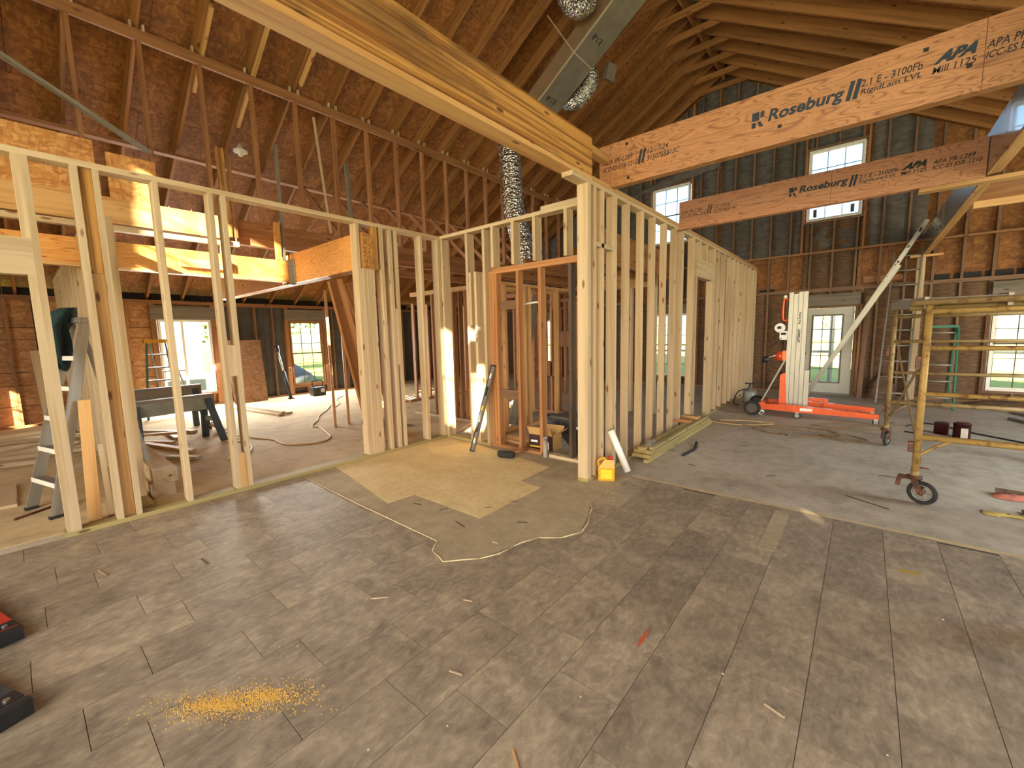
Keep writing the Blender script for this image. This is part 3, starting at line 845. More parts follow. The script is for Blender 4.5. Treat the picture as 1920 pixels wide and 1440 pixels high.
bx('bottom_plate', (-5.0, 4.32, 0), (-4.07, 4.46, .045), 'treated', wbm); bx('bottom_plate', (-4.07, 4.38, 0), (-3.2, 4.48, .045), 'old', wbm); bx('bottom_plate', (-3.08, 4.38, 0), (-2.33, 4.48, .04), 'new', wbm)
bx('top_plate', (-5.0, 4.32, 3.055), (-2.33, 4.46, 3.10), 'new', wbm); bx('top_plate', (-3.12, 4.32, 3.10), (-2.33, 4.46, 3.145), 'new', wbm)
sb(-4.995, -4.95); sb(-4.46, -4.415); sb(-4.41, -4.36, 1.75, 2.5); sb(-4.30, -4.256, .045, 2.5); sb(-4.125, -4.08); sb(-4.36, -4.31, .9, 1.0, name='patch_block', mat='pine'); sb(-4.41, -4.31, .045, .85, 'pine', 'patch_block', 4.34, 4.44)
for x in (-3.96, -3.60, -3.25, -2.79): sb(x, x + .044, 2.52, 3.055, name='cripple')
bx('header', (-4.07, 4.38, 2.44), (-2.33, 4.48, 2.478), 'old', wbm); bx('header', (-4.0, 4.38, 2.48), (-2.33, 4.48, 2.518), 'old', wbm)
for x in (-4.07, -4.02, -3.97): sb(x, x + .045, .045, 2.44, 'old', y0=4.38, y1=4.48)
sb(-3.58, -3.535, .045, 2.44, 'old', y0=4.38, y1=4.48); sb(-3.22, -3.175, .045, 2.44, 'old', y0=4.38, y1=4.48); sb(-2.77, -2.725, .04, 2.44, 'dark', y0=4.38, y1=4.48); sb(-2.40, -2.355, .04, 2.44, 'dark', y0=4.38, y1=4.48)
sb(-3.92, -3.58, 1.95, 2.07, 'wallstud', 'blocking', 4.44, 4.48); sb(-3.92, -3.58, .72, .84, 'wallstud', 'blocking', 4.40, 4.44)

XC0, XC1 = -2.31, -2.19
wc = thing('wall_partition_long', (-2.25, 8, 0), 'long row of new pale studs with a doorway running to the back wall', 'wall', kind='structure')


def sc(y0, y1, z0=.045, z1=3.085, mat='new', name='stud', x0=XC0, x1=XC1): return bx(name, (x0, y0, z0), (x1, y1, z1), mat, wc)


bx('bottom_plate', (XC0, 3.83, 0), (XC1, 7.45, .045), 'treated', wc); bx('bottom_plate', (XC0, 8.40, 0), (XC1, 12.4, .045), 'treated', wc)
bx('top_plate', (XC0, 3.55, 3.085), (XC1, 12.4, 3.128), 'new', wc); bx('top_plate', (XC0 - .01, 3.93, 3.13), (XC1 + .005, 12.6, 3.17), 'pine', wc)
sc(3.83, 3.868); sc(3.868, 3.906); sc(3.975, 4.015); sc(4.14, 4.185, x0=-2.28); sc(4.40, 4.443, x0=-2.28); sc(4.445, 4.488, x0=-2.28)
sc(4.02, 4.40, 2.5, 2.545, name='blocking')
for y in (4.82, 5.235, 5.615, 6.03, 6.43, 6.71, 6.755, 7.25, 7.295): sc(y - .045, y, x0=-2.275)
sc(7.42, 7.465, .045, 2.5)
for y in (8.44, 8.485, 8.53): sc(y - .045, y, .045, 3.085 if y > 8.5 else 2.5)
sc(7.42, 8.49, 2.5, 2.80, 'new', 'header'); sc(7.6, 7.64, 2.8, 3.085, name='cripple'); sc(8.0, 8.04, 2.8, 3.085, name='cripple')
for y in (8.87, 9.28, 9.72, 10.09, 10.44, 10.86, 11.26, 11.69, 12.12, 12.4): sc(y - .042, y, x0=-2.275)

wd = thing('wall_partition_end', (-8, .68, 0), 'partition of closely set pale studs seen almost end-on behind the step ladder', 'wall', kind='structure')
bx('bottom_plate', (-12.2, .63, 0), (-5.2, .75, .045), 'treated', wd); bx('top_plate', (-12.0, .63, 2.80), (-5.9, .75, 2.845), 'new', wd); bx('top_plate', (-9.5, .63, 2.845), (-6.6, .75, 2.89), 'new', wd)
for k in range(15): bx('stud', (-5.62 - .43 * k, .63, .045), (-5.578 - .43 * k, .75, 2.80), 'new', wd)

# further rooms
w5 = thing('wall_partition_closet', (-4.6, 6.2, 0), 'inner closet partition of orange studs behind the side partition', 'wall', kind='structure')
for x in (-5.75, -5.35, -5.02, -4.86, -4.70, -4.42, -4.20, -3.85): bx('stud', (x, 7.0, .045), (x + .042, 7.09, 2.40), 'old', w5)
bx('bottom_plate', (-6.0, 7.0, 0), (-3.7, 7.09, .045), 'old', w5); bx('top_plate', (-6.0, 7.0, 2.40), (-3.7, 7.09, 2.485), 'old', w5)
for x0, x1, z in ((-4.82, -4.70, 2.1), (-4.66, -4.42, 1.35), (-5.0, -4.72, .75)): bx('blocking', (x0, 7.0, z), (x1, 7.09, z + .3), 'rafter', w5)
for y in (5.1, 5.62, 5.75, 6.2, 6.6): bx('stud', (-4.50, y, .045), (-4.41, y + .042, 2.40), 'pine', w5)
bx('top_plate', (-4.50, 4.6, 2.40), (-4.41, 7.0, 2.445), 'pine', w5); bx('bottom_plate', (-4.50, 4.9, 0), (-4.41, 7.0, .045), 'pine', w5)
bar('loose_brace', (-4.62, 5.5, .05), (-4.66, 6.3, 2.3), .14, .04, 'grey', w5, side=(1, .3, 0))
w6 = thing('wall_partition_hall', (-6.2, 5.4, 0), 'short hall partition of pinkish old studs left of the closet', 'wall', kind='structure')
for x in (-6.95, -6.55, -6.30, -6.12, -5.95, -5.78, -5.62): bx('stud', (x, 5.36, .045), (x + .042, 5.45, 2.42), 'rafter' if x > -6.2 else 'strut', w6)
bx('top_plate', (-7.2, 5.36, 2.42), (-5.2, 5.45, 2.50), 'pine', w6); bx('bottom_plate', (-7.2, 5.36, 0), (-5.2, 5.45, .045), 'new', w6)
for y in (5.6, 6.05, 6.5, 6.9): bx('stud', (-5.29, y, .045), (-5.2, y + .042, 2.42), 'old', w6)
bx('bottom_plate', (-5.29, 5.45, 0), (-5.2, 7.0, .045), 'new', w6); bx('top_plate', (-5.29, 5.45, 2.42), (-5.2, 7.0, 2.5), 'pine', w6)
w7 = thing('wall_partition_bedroom', (-8.6, 8, 0), 'far bedroom partition of old studs under a plate', 'wall', kind='structure')
for k in range(11): bx('stud', (-8.69, 5.2 + .43 * k, .045), (-8.6, 5.242 + .43 * k, 2.42), 'old' if k % 3 else 'strut', w7)
bx('top_plate', (-8.69, 5.1, 2.42), (-8.6, 10, 2.5), 'rafter', w7); bx('bottom_plate', (-8.69, 5.1, 0), (-8.6, 10, .045), 'strut', w7)
for k in range(9): bx('stud', (-8.6 + .43 * k, 9.3, .045), (-8.558 + .43 * k, 9.39, 2.42), 'strut' if k % 2 else 'old', w7)
bx('top_plate', (-8.7, 9.3, 2.42), (-5, 9.39, 2.5), 'rafter', w7)
for x in (-3.52, -3.05, -4.2): bx('stud', (x, 7.76, .045), (x + .045, 7.85, 2.44), 'new', w5)
for x, y0, y1, z1 in ((-3.08, 4.9, 7.7, 2.74), (-2.68, 4.7, 7.7, 2.93), (-4.35, 4.75, 7.0, 2.66), (-3.75, 4.75, 7.0, 2.66)): bx('joist', (x, y0, 2.5), (x + .042, y1, z1), 'rafter', w5)
bx('header', (-4.25, 7.76, 2.44), (-3.0, 7.85, 2.72), 'pine', w5)

# ------------------------------------------------------------------ beams
bx('ridge_cap', (XRG - .35, YF - .4, 8.42), (XRG + .35, YB + .4, 8.60), 'felt_board', ceiling)


def logo(x, z, w, h, y, parent, mat):
    m = MB()
    for poly in ([(0, .45), (.62, .45), (.62, 1), (0, 1)], [(0, 0), (.34, 0), (.34, .36), (0, .36)], [(.70, .55), (1, .62), (1, 1), (.70, .95)], [(.45, .36), (.72, .36), (1, 0), (.66, 0)]):
        o = len(m.v); n = len(poly); m.v += [(x + px * w, y - .0012, z + pz * h) for px, pz in poly]; m.f.append(tuple(range(o, o + n)))
    m.build('printed_logo', mat, parent)


b = thing('laminated_beam', (-.6, 4.36, 3.15), 'near laminated veneer beam with large black printed lettering, between partition corner and girder', 'beam')
bx('ply', (-2.32, 4.32, 3.15), (.85, 4.365, 3.59), 'lvl', b); bx('ply', (-2.32, 4.366, 3.15), (.85, 4.41, 3.59), 'lvl', b)
Y1 = 4.32
for body, x, z, w, h, sh, bo, mt in (('APA PR-L289', -2.27, 3.385, .33, .05, .25, .01, 'ink'), ('ICC-ES ESR-1210', -2.272, 3.315, .385, .05, .25, .01, 'ink'), ('12/17/24', -1.785, 3.385, .21, .05, .25, .01, 'ink'), ('3150765813C', -1.79, 3.315, .325, .05, .25, .01, 'ink'),
                                     ('Roseburg', -.735, 3.32, .51, .12, .2, .03, 'ink_blue'), ('2.1 E - 3100Fb', -.13, 3.395, .335, .05, .15, .012, 'ink'), ('RigidLam LVL', -.13, 3.33, .335, .05, .15, .012, 'ink'), ('APA', .255, 3.395, .21, .075, .55, .06, 'ink_blue'), ('Mill 1125', .255, 3.335, .21, .045, .15, .012, 'ink'),
                                     ('APA PR-L289', .505, 3.395, .30, .05, .25, .012, 'ink'), ('ICC-ES ESR-1210', .505, 3.335, .33, .045, .25, .012, 'ink')):
    text('printed_text', body, x, z, w, h, mt, b, Y1, sh, bo)
for x in (-1.875, -1.838): bar('printed_bar', (x, Y1 - .0008, 3.31), (x + .03, Y1 - .0008, 3.445), .024, .001, 'ink', b, side=(1, 0, 0))
for x in (-.205, -.165): bar('printed_bar', (x, Y1 - .0008, 3.325), (x + .028, Y1 - .0008, 3.46), .028, .001, 'ink_blue', b, side=(1, 0, 0))
logo(-.855, 3.325, .09, .125, Y1, b, 'ink_blue')
bx('joint_line', (.498, Y1 - .001, 3.15), (.502, Y1, 3.59), 'ink_pale', b); bx('joint_line', (-2.19, Y1 - .001, 3.16), (-2.187, Y1, 3.58), 'ink_pale', b)
for x, z in ((-2.02, 3.53), (-2.0, 3.19), (-.66, 3.27), (.42, 3.31), (.2, 3.5)): bx('bolt_hole', (x, Y1 - .0015, z), (x + .028, Y1, z + .028), 'vent_dark', b)

b = thing('laminated_beam', (-.7, 6.54, 3.08), 'far laminated veneer beam with printed lettering crossing the upper windows', 'beam')
bx('ply', (-2.19, 6.5, 3.08), (.845, 6.545, 3.47), 'lvlr', b); bx('ply', (-2.19, 6.546, 3.08), (.845, 6.59, 3.47), 'lvlr', b)
Y2 = 6.5
for body, x, z, w, h, sh, bo, mt in (('APA PR-L289', -2.165, 3.29, .30, .045, .25, .012, 'ink_pale'), ('ICC-ES ESR-1210', -2.165, 3.235, .345, .042, .25, .012, 'ink_pale'), ('12/17/24', -1.715, 3.29, .2, .045, .25, .012, 'ink_pale'), ('3150765814C', -1.715, 3.235, .30, .042, .25, .012, 'ink_pale'),
                                     ('Roseburg', -.73, 3.25, .48, .105, .2, .03, 'ink_blue'), ('2.1 E - 3100Fb', -.155, 3.30, .33, .045, .15, .012, 'ink_blue'), ('RigidLam LVL', -.155, 3.245, .32, .042, .15, .012, 'ink_blue'), ('APA', .205, 3.30, .2, .07, .55, .06, 'ink'), ('Mill 1125', .205, 3.25, .2, .04, .15, .012, 'ink'),
                                     ('APA PR-L289', .45, 3.30, .31, .045, .25, .012, 'ink'), ('ICC-ES ESR-1210', .45, 3.245, .36, .042, .25, .012, 'ink')):
    text('printed_text', body, x, z, w, h, mt, b, Y2, sh, bo)
for x in (-1.802, -1.768): bar('printed_bar', (x, Y2 - .0008, 3.235), (x + .028, Y2 - .0008, 3.355), .02, .001, 'ink_pale', b, side=(1, 0, 0))
for x in (-.235, -.2): bar('printed_bar', (x, Y2 - .0008, 3.235), (x + .025, Y2 - .0008, 3.36), .022, .001, 'ink_blue', b, side=(1, 0, 0))
logo(-.835, 3.25, .08, .105, Y2, b, 'ink_blue')
bx('joint_line', (-.412, Y2 - .001, 3.08), (-.408, Y2, 3.47), 'ink_pale', b)
bx('bearing_plate', (.36, 6.49, 3.035), (2.8, 6.62, 3.075), 'pine', b)

b = thing('girder_beam', (.9, 8, 3.12), 'girder beam with a bluish sheen running from the laminated beams to the post at the back wall', 'beam')
plain('girder_face', S(150, 146, 140), .22, .35, .2, 22., bmp=.25, coat=.6)  # sky glare on the timber put into a grey, half-metal face colour
bx('ply', (.85, 3.2, 3.12), (.895, 12.68, 3.53), 'girder_face', b); bx('ply', (.897, 3.2, 3.10), (.945, 12.68, 3.53), 'pine', b); bx('bottom_strip', (.85, 4.5, 3.095), (.895, 12.68, 3.119), 'pine', b)
b = thing('roof_post', (.83, 12.6, 0), 'pale triple stud post under the end of the girder at the back wall', 'post')
for k in range(3): bx('stud', (.765 + .045 * k, 12.56, 0), (.808 + .045 * k, 12.69, 3.04), 'new', b)
bx('cap_plate', (.65, 12.55, 3.045), (1.15, 12.69, 3.09), 'pine', b)
b = thing('beam_post', (.9, 3.27, 0), 'post out of sight under the near end of the girder', 'post')
for k in range(2): bx('stud', (.852 + .046 * k, 3.22, 0), (.896 + .046 * k, 3.34, 3.094), 'new', b)
b = thing('joist_beam', (2, 8.05, 3.0), 'pale horizontal joist right of the girder above the scaffold', 'beam'); bx('board', (.96, 8.0, 3.06), (5.5, 8.05, 3.14), 'pine', b); bx('board', (.96, 8.06, 3.14), (5.5, 8.11, 3.35), 'rafter', b)

b = thing('timber_beam', (-2.26, 2, 3.17), 'big yellow weathered timber beam with dark mould stains over the partition corner', 'beam')
for k in range(3): bx('ply', (XC0 + .046 * k - .008, -.45, 3.172), (XC0 + .046 * k + .037, 3.91, 3.52), 'beam', b)
bx('bottom_plate', (XC0 - .03, -.45, 3.13), (XC1, 3.925, 3.17), 'pine', b)
bx('end_block', (-2.275, 3.915, 3.40), (-2.2, 4.315, 3.475), 'pine', b)
b = thing('beam_post', (-2.25, -.4, 0), 'post out of sight behind the viewer under the timber beam', 'post')
for k in range(3): bx('stud', (XC0 + .04 * k, -.44, 0), (XC0 + .04 * k + .038, -.32, 3.128), 'new', b)

b = thing('header_beam', (-7.9, 3.1, 2.5), 'bright orange laminated header beam resting on the multi-stud post of the partition', 'beam')
for k in range(4): bx('ply', (-10.9, 3.01 + .046 * k, 2.5), (-5.02, 3.055 + .046 * k, 2.95), 'lvlo' if k == 0 else 'beam', b)
b = thing('header_beam', (-7.06, .5, 2.5), 'sunlit laminated beam hung from the orange header by a metal hanger', 'beam')
bx('ply', (-7.06, -3.5, 2.5), (-7.02, 3.005, 2.83), 'lvlo', b); bx('ply', (-7.105, -3.5, 2.5), (-7.062, 3.005, 2.83), 'pine', b); bx('edge_strip', (-7.02, -3.5, 2.5), (-6.995, 2.9, 2.535), 'pine', b)
for a, c in (((-7.015, 2.93, 2.47), (-7.0, 3.008, 2.86)), ((-7.125, 2.93, 2.47), (-7.11, 3.008, 2.86)), ((-7.125, 2.93, 2.47), (-7.0, 3.008, 2.485)), ((-7.0, 3.0, 2.47), (-6.94, 3.008, 2.86))): bx('hanger', a, c, 'galvanised', b)
bx('scab_board', (-7.02, 1.55, 2.6), (-6.98, 2.15, 2.72), 'pine', b)
b = thing('ceiling_beam', (-7.08, -.5, 3.05), 'sunlit doubled timber beam under the loose strand board gussets', 'beam')
bx('ply', (-7.08, -3.5, 3.05), (-7.04, 2.06, 3.35), 'pine', b); bx('ply', (-7.125, -3.5, 3.05), (-7.082, 2.06, 3.35), 'pine', b); bx('under_strip', (-7.16, -3.5, 2.97), (-7.07, 2.3, 3.035), 'new', b)
for k in range(6): tube('nail', [(-7.06, .8 + k * .24, 3.35), (-7.06, .8 + k * .24, 3.375)], .004, 'galvanised', b, 5)
for y0, y1, z1, lab in ((.05, .86, 3.97, 'strand board gusset above the sunlit timber beam, larger one by the frame edge'), (.96, 1.42, 3.88, 'smaller strand board gusset above the sunlit timber beam')):
    g = thing('gusset_panel', (-7.06, (y0 + y1) / 2, 3.35), lab, 'panel', 'strand board gussets on the timber beam'); bx('board', (-7.075, y0, 3.352), (-7.06, y1, z1), 'osb_fresh', g)
b = thing('ceiling_beam', (-7.48, 8, 3.08), 'long dusty laminated timber beam carrying the roof struts', 'beam')
for k in range(3): bx('board', (-7.55, 2.4, 3.08 + .122 * k), (-7.43, 12.55, 3.199 + .122 * k), 'strut', b)
bx('ledger', (-7.55, 4.3, 2.86), (-7.46, 12.5, 2.98), 'old', b)
for y, lab in ((4.6, 'old doubled stud post under the dusty timber beam, nearest of three'), (8.6, 'old doubled stud post under the dusty timber beam, middle of three'), (12.4, 'old doubled stud post under the dusty timber beam, by the back wall')):
    b = thing('beam_post', (-7.49, y, 0), lab, 'post', 'posts under the dusty timber beam'); bx('stud', (-7.54, y - .04, 0), (-7.44, y, 2.855), 'old', b); bx('stud', (-7.54, y + .002, 0), (-7.44, y + .042, 2.855), 'strut', b)
for lab, p0, p1, w, dd, mt in (('pale diagonal brace board crossing the roof struts above the near partition', (-7.2, .0, 4.82), (-7.2, 1.42, 4.03), .035, .10, 'grey'),
                               ('thin pale pole leaning under the roof beside the struts', (-7.3, 3.66, 5.3), (-7.35, 3.85, 3.46), .03, .03, 'new'),
                               ('grey plumbing vent pipe rising to the roof by the sistered rafter', (-7.35, 4.28, 3.1), (-7.4, 4.25, 4.75), .055, .055, 'grey'),
                               ('stained board strapped to a roof strut above the near partition', (-7.36, 2.26, 3.15), (-7.36, 2.24, 4.4), .10, .04, 'beam'),
                               ('narrow board strapped beside the stained board on the strut', (-7.36, 2.36, 3.15), (-7.36, 2.35, 4.35), .045, .04, 'strut'),
                               ('bluish grey strap board hung beside the sunlit header joint', (-7.05, 2.9, 2.84), (-7.15, 2.95, 4.6), .04, .03, 'grey'),
                               ('short fresh board standing on the header joint', (-7.05, 2.82, 2.84), (-7.05, 2.82, 3.4), .08, .04, 'lvlo')):
    o = bar('loose_board', p0, p1, w, dd, mt, None, side=(0, 1, 0)); tag(o, lab, 'board')
o = bx('wood_block', (-7.12, 2.06, 2.84), (-7.04, 2.16, 3.05), 'pine'); tag(o, 'short sunlit upright block between the two sunlit beams', 'block')

# leaning timbers in the left room
for lab, p0, p1, w, dd, mt in (('old stud standing free in the left room beside the leaning planks, nearest the window', (-7.35, 3.68, 0), (-7.62, 3.80, 2.48), .045, .09, 'old'),
                               ('second old stud standing in the left room beside the leaning planks', (-7.38, 3.96, 0), (-7.6, 4.06, 2.45), .045, .09, 'old'),
                               ('wide old plank leaning against the orange header beam', (-6.62, 3.95, .012), (-6.2, 3.22, 2.49), .04, .24, 'old'),
                               ('narrow orange board leaning beside the wide plank', (-6.45, 4.05, .012), (-6.02, 3.24, 2.49), .09, .04, 'old'),
                               ('frayed plank leaning behind the multi-stud post', (-5.9, 4.1, 0), (-5.75, 3.22, 2.4), .04, .2, 'rafter')):
    o = bar('leaning_plank', p0, p1, w, dd, mt); tag(o, lab, 'plank')
o = bar('leaning_plank', (-5.22, .33, .02), (-5.85, .41, 1.05), .09, .04, 'pine'); tag(o, 'pale board slanting to the floor between step ladder and partition end', 'plank')
o = bar('leaning_plank', (-5.25, .44, .02), (-5.62, .46, .62), .04, .10, 'new'); tag(o, 'short wide board slanting beside the step ladder foot', 'plank')
o = bar('leaning_plank', (-12.0, .35, .0), (-12.35, .3, 1.5), .15, .04, 'new'); tag(o, 'pinkish board standing against the warm strand board wall', 'plank')

# ------------------------------------------------------------------ ducts and ceiling fittings
t = thing('trunk_duct', (-4.6, 7, 5.9), 'long square foil board duct slung under the rafters', 'duct')
e0, e1 = Vector((-5.12, 6.8, 5.796)), Vector((-3.0, 6.8, 7.19)); ax = (e1 - e0).normalized(); up = Vector((-ax.z, 0, ax.x))
for name, a0, a1, mat in (('duct_bottom', 0, .012, 'duct_board'), ('duct_top', .30, .312, 'duct_board')):
    MB().hexa([e0 + up * a0, e1 + up * a0, e1 + up * a0 + Vector((0, .62, 0)), e0 + up * a0 + Vector((0, .62, 0)), e0 + up * a1, e1 + up * a1, e1 + up * a1 + Vector((0, .62, 0)), e0 + up * a1 + Vector((0, .62, 0))]).build(name, mat, t)
for y, mat in ((0, 'duct_side'), (.608, 'duct_board')):
    q = Vector((0, y, 0)); q2 = Vector((0, y + .012, 0))
    MB().hexa([e0 + q + up * .012, e1 + q + up * .012, e1 + q2 + up * .012, e0 + q2 + up * .012, e0 + q + up * .30, e1 + q + up * .30, e1 + q2 + up * .30, e0 + q2 + up * .30]).build('duct_wall', mat, t)
MB().hexa([e0, e0 + ax * .012, e0 + ax * .012 + Vector((0, .62, 0)), e0 + Vector((0, .62, 0)), e0 + up * .31, e0 + ax * .012 + up * .31, e0 + ax * .012 + up * .31 + Vector((0, .62, 0)), e0 + up * .31 + Vector((0, .62, 0))]).build('duct_end', 'duct_board', t)
bar('edge_tape', e0 + Vector((0, -.004, 0)) + up * .004, e1 + Vector((0, -.004, 0)) + up * .004, .03, .014, 'duct_tape', t, side=(0, 1, 0))
s0 = e0 + ax * 1.17
for a, c in ((s0 - up * .012 - Vector((0, .012, 0)), s0 - up * .012 + Vector((0, .632, 0))), (s0 - up * .012 - Vector((0, .012, 0)), s0 + up * 1.0 - Vector((0, .012, 0)))): bar('strap', a, c, .02, .004, 'duct_tape', t, side=tuple(ax))
for sd, body in ((.42, 'R-6.5'), (1.58, 'R-6.5')):
    # print on the underside of the duct board
    c = bpy.data.curves.new('print', 'FONT'); c.body = body; c.size = .13; c.offset = .003
    tmp = bpy.data.objects.new('print', c); COL.objects.link(tmp); me = bpy.data.meshes.new_from_object(tmp.evaluated_get(bpy.context.evaluated_depsgraph_get())); bpy.data.objects.remove(tmp)
    me.materials.clear(); me.materials.append(M_('ink')); p = e0 + ax * sd + Vector((0, .12, 0)) - up * .002
    yy = Vector((0, 1, 0)); Mx = Matrix(((yy.x, ax.x, up.x, p.x), (yy.y, ax.y, up.y, p.y), (yy.z, ax.z, up.z, p.z), (0, 0, 0, 1)))
    Mx = Matrix(((yy.x, -ax.x, -up.x, p.x), (yy.y, -ax.y, -up.y, p.y), (yy.z, -ax.z, -up.z, p.z), (0, 0, 0, 1)))
    link('printed_text', me, t, Mx)
f = flex('flex_duct', [(-5.3, 6.6, 5.72), (-5.08, 6.1, 5.25), (-4.98, 6.0, 4.6), (-4.93, 6.0, 3.9), (-4.80, 6.0, 3.4), (-4.66, 6.0, 3.0), (-4.6, 6.0, 2.75)], .185, 'foil', None, .05, .006); tag(f, 'silver flexible duct dropping vertically behind the partition', 'duct')
f = flex('flex_duct', [(-4.30, 7.60, 6.55), (-4.28, 7.62, 6.38), (-4.38, 7.62, 6.24), (-4.6, 7.62, 6.14), (-4.85, 7.62, 6.2)], .15, 'foil', None, .06, .012); tag(f, 'short crinkled flexible duct curling out below the trunk duct', 'duct')
f = flex('flex_duct', [(-3.72, 6.55, 6.95), (-3.85, 6.4, 6.82), (-4.0, 6.3, 7.1), (-4.0, 6.35, 7.5)], .17, 'foil', None, .06, .012); tag(f, 'crinkled flexible duct knuckle above the trunk duct at the picture top', 'duct')
o = bar('register_box', (-3.98, 7.86, 6.66), (-4.05, 7.88, 6.40), .22, .10, 'duct_board'); tag(o, 'small foil board register box beside the trunk duct', 'duct')
for x, y in ((-9.6, .35), (-8.6, 2.95)):
    t = thing('ceiling_light', (x, y, zl(x) - .14), 'small white porcelain lamp holder under the left roof slope, %s' % ('by the frame edge' if y < 1 else 'near the struts'), 'lamp')
    frame((x, y, zl(x) - .16)); MB().lathe([(0, .16), (.03, .16), (.06, .09), (.11, .06), (.11, .03), (.05, .02), (.035, -.03), (0, -.05)][::-1], n=16).build('lamp_holder', 'light_lens', t, True); home()

# ------------------------------------------------------------------ step ladder with jacket
t = thing('step_ladder', (-6.05, .3, 0), 'aluminium step ladder with white tread edges behind the partition end', 'ladder')
FL, FR, TP = Vector((-6.19, -.03, 0)), Vector((-5.67, .11, 0)), Vector((-6.25, .47, 1.82))
un = (FR - FL).normalized()
TL_, TR_ = TP - un * .16, TP + un * .16
bar('rail', FL, TL_, .028, .085, 'aluminium', t, side=tuple(un)); bar('rail', FR, TR_, .028, .085, 'aluminium', t, side=tuple(un))
bk = Vector((-.26, .965, 0)); RL, RR = FL + bk * .72 + Vector((-.1, .1, 0)), FR + bk * .72 + Vector((-.1, .1, 0))
bar('rear_leg', RL, TL_ + bk * .08, .022, .04, 'aluminium_dull', t, side=tuple(un)); bar('rear_leg', RR, TR_ + bk * .08, .022, .04, 'aluminium_dull', t, side=tuple(un))
for k in range(1, 6):
    q = k / 6.2; a, c = FL.lerp(TL_, q), FR.lerp(TR_, q)
    bar('tread', a, c, .09, .022, 'aluminium_dull', t, side=(bk.x, bk.y, 0)); bar('tread_edge', a - bk * .047, c - bk * .047, .006, .045, 'white_paint', t, side=(bk.x, bk.y, 0))
for k in (.25, .55): bar('rear_brace', RL.lerp(TL_, k), RR.lerp(TR_, k), .02, .02, 'aluminium_dull', t)
bar('top_cap', TL_ - un * .04 + bk * .03 + Vector((0, 0, .03)), TR_ + un * .04 + bk * .03 + Vector((0, 0, .03)), .16, .05, 'aluminium_dull', t, side=(bk.x, bk.y, 0))
for p in (FL, FR): bar('foot', p, p + Vector((0, 0, .03)), .05, .09, 'rubber', t, side=tuple(un))
o = MB(); nn = 28; base = TP + Vector((0, 0, .07))
prof = [(.03, .09), (.12, .085), (.19, .05), (.22, -.03), (.225, -.13), (.22, -.24), (.20, -.34), (.17, -.43), (.15, -.50), (.10, -.55), (.02, -.57)]
for i, (r, z) in enumerate(prof):
    q = min(i, 4) / 4
    for k in range(nn):
        a = 2 * PI * k / nn; wob = 1 + .16 * math.sin(3 * a + i * .5) + .10 * math.sin(5 * a - i * .9) + .06 * math.sin(7 * a)
        o.v.append((base.x + r * math.cos(a) * wob - .13 * q, base.y + r * .5 * math.sin(a) * wob - .17 * q, base.z + z + .03 * math.sin(2 * a + 1) * (i > 1)))
for i in range(len(prof) - 1):
    for k in range(nn): o.f.append((i * nn + k, i * nn + (k + 1) % nn, (i + 1) * nn + (k + 1) % nn, (i + 1) * nn + k))
o.f.append(tuple(range(nn)))
jk = thing('jacket', tuple(base), 'dark teal jacket draped over the top of the step ladder', 'clothing')
o.build('jacket_body', 'cloth_teal', jk, True)
text('jacket_print', '7', base.x - .28, base.z - .24, .07, .13, 'felt_board', jk, base.y - .30, .2, .01)
o = bar('pry_bar', (-5.91, -.14, .012), (-6.08, .1, .012), .02, .02, 'rusty'); tag(o, 'thin rusty bar lying by the step ladder foot', 'tool')
o = bx('loose_board', (-7.4, -.38, 0.003), (-6.42, -.12, .03), 'new'); tag(o, 'pale wide board flat on the floor left of the step ladder', 'board')
o = thing('water_bottle', (-5.98, .2, 0), 'small clear and blue bottle standing behind the step ladder', 'bottle'); frame((-5.98, .2, 0)); MB().lathe([(.0, 0), (.035, 0), (.035, .13), (.014, .17), (.014, .2)], n=14).build('body', 'ink_blue', o, True); MB().lathe([(.016, .2), (.016, .225), (0, .225)], n=12).build('cap', 'white_paint', o, True); home()
for k, (x, y, l, a) in enumerate(((-9.2, -.1, 2.2, .12), (-8.9, -.85, 2.0, .05), (-10.6, .15, 2.0, -.1))):
    d = Vector((math.cos(a + PI / 2) * .2, 0, 0)); o = bar('long_board', (x - .3, y - l / 2, .03), (x + .3, y + l / 2, .03), .14, .05, 'new'); tag(o, ('long pale board on the floor beyond the doorway, nearest the step ladder', 'long pale board on the floor beyond the doorway, middle one', 'long pale board on the floor under the warm strand board wall')[k], 'board')

# ------------------------------------------------------------------ left room: sawhorses, lumber, hose, ladder, radio
def sawhorse(p0, p1, h, label, mat, hide=()):
    p0, p1 = Vector(p0), Vector(p1); d = (p1 - p0).normalized(); n = Vector((-d.y, d.x, 0)); z = Vector((0, 0, 1))
    t = thing('sawhorse', ((p0.x + p1.x) / 2, (p0.y + p1.y) / 2, 0), label, 'sawhorse', 'sawhorses in the left room')
    bar('top_board', p0 + z * h, p1 + z * h, .14, .045, 'grey', t, side=tuple(n))
    for s in (-1, 1): bar('apron', p0 + n * s * .055 + z * (h - .12), p1 + n * s * .055 + z * (h - .12), .018, .2, mat, t, side=tuple(n))
    for p, q in ((p0 + d * .1, -1), (p1 - d * .1, 1)):
        for s in (-1, 1): bar('leg', p + n * s * .30 + d * q * .08, p + n * s * .07 + z * (h - .05), .05, .09, 'horse_leg', t, side=tuple(n))
        bar('leg_brace', p + n * -.19 + d * q * .05 + z * .35, p + n * .19 + d * q * .05 + z * .35, .02, .08, mat, t, side=tuple(d))
    return t


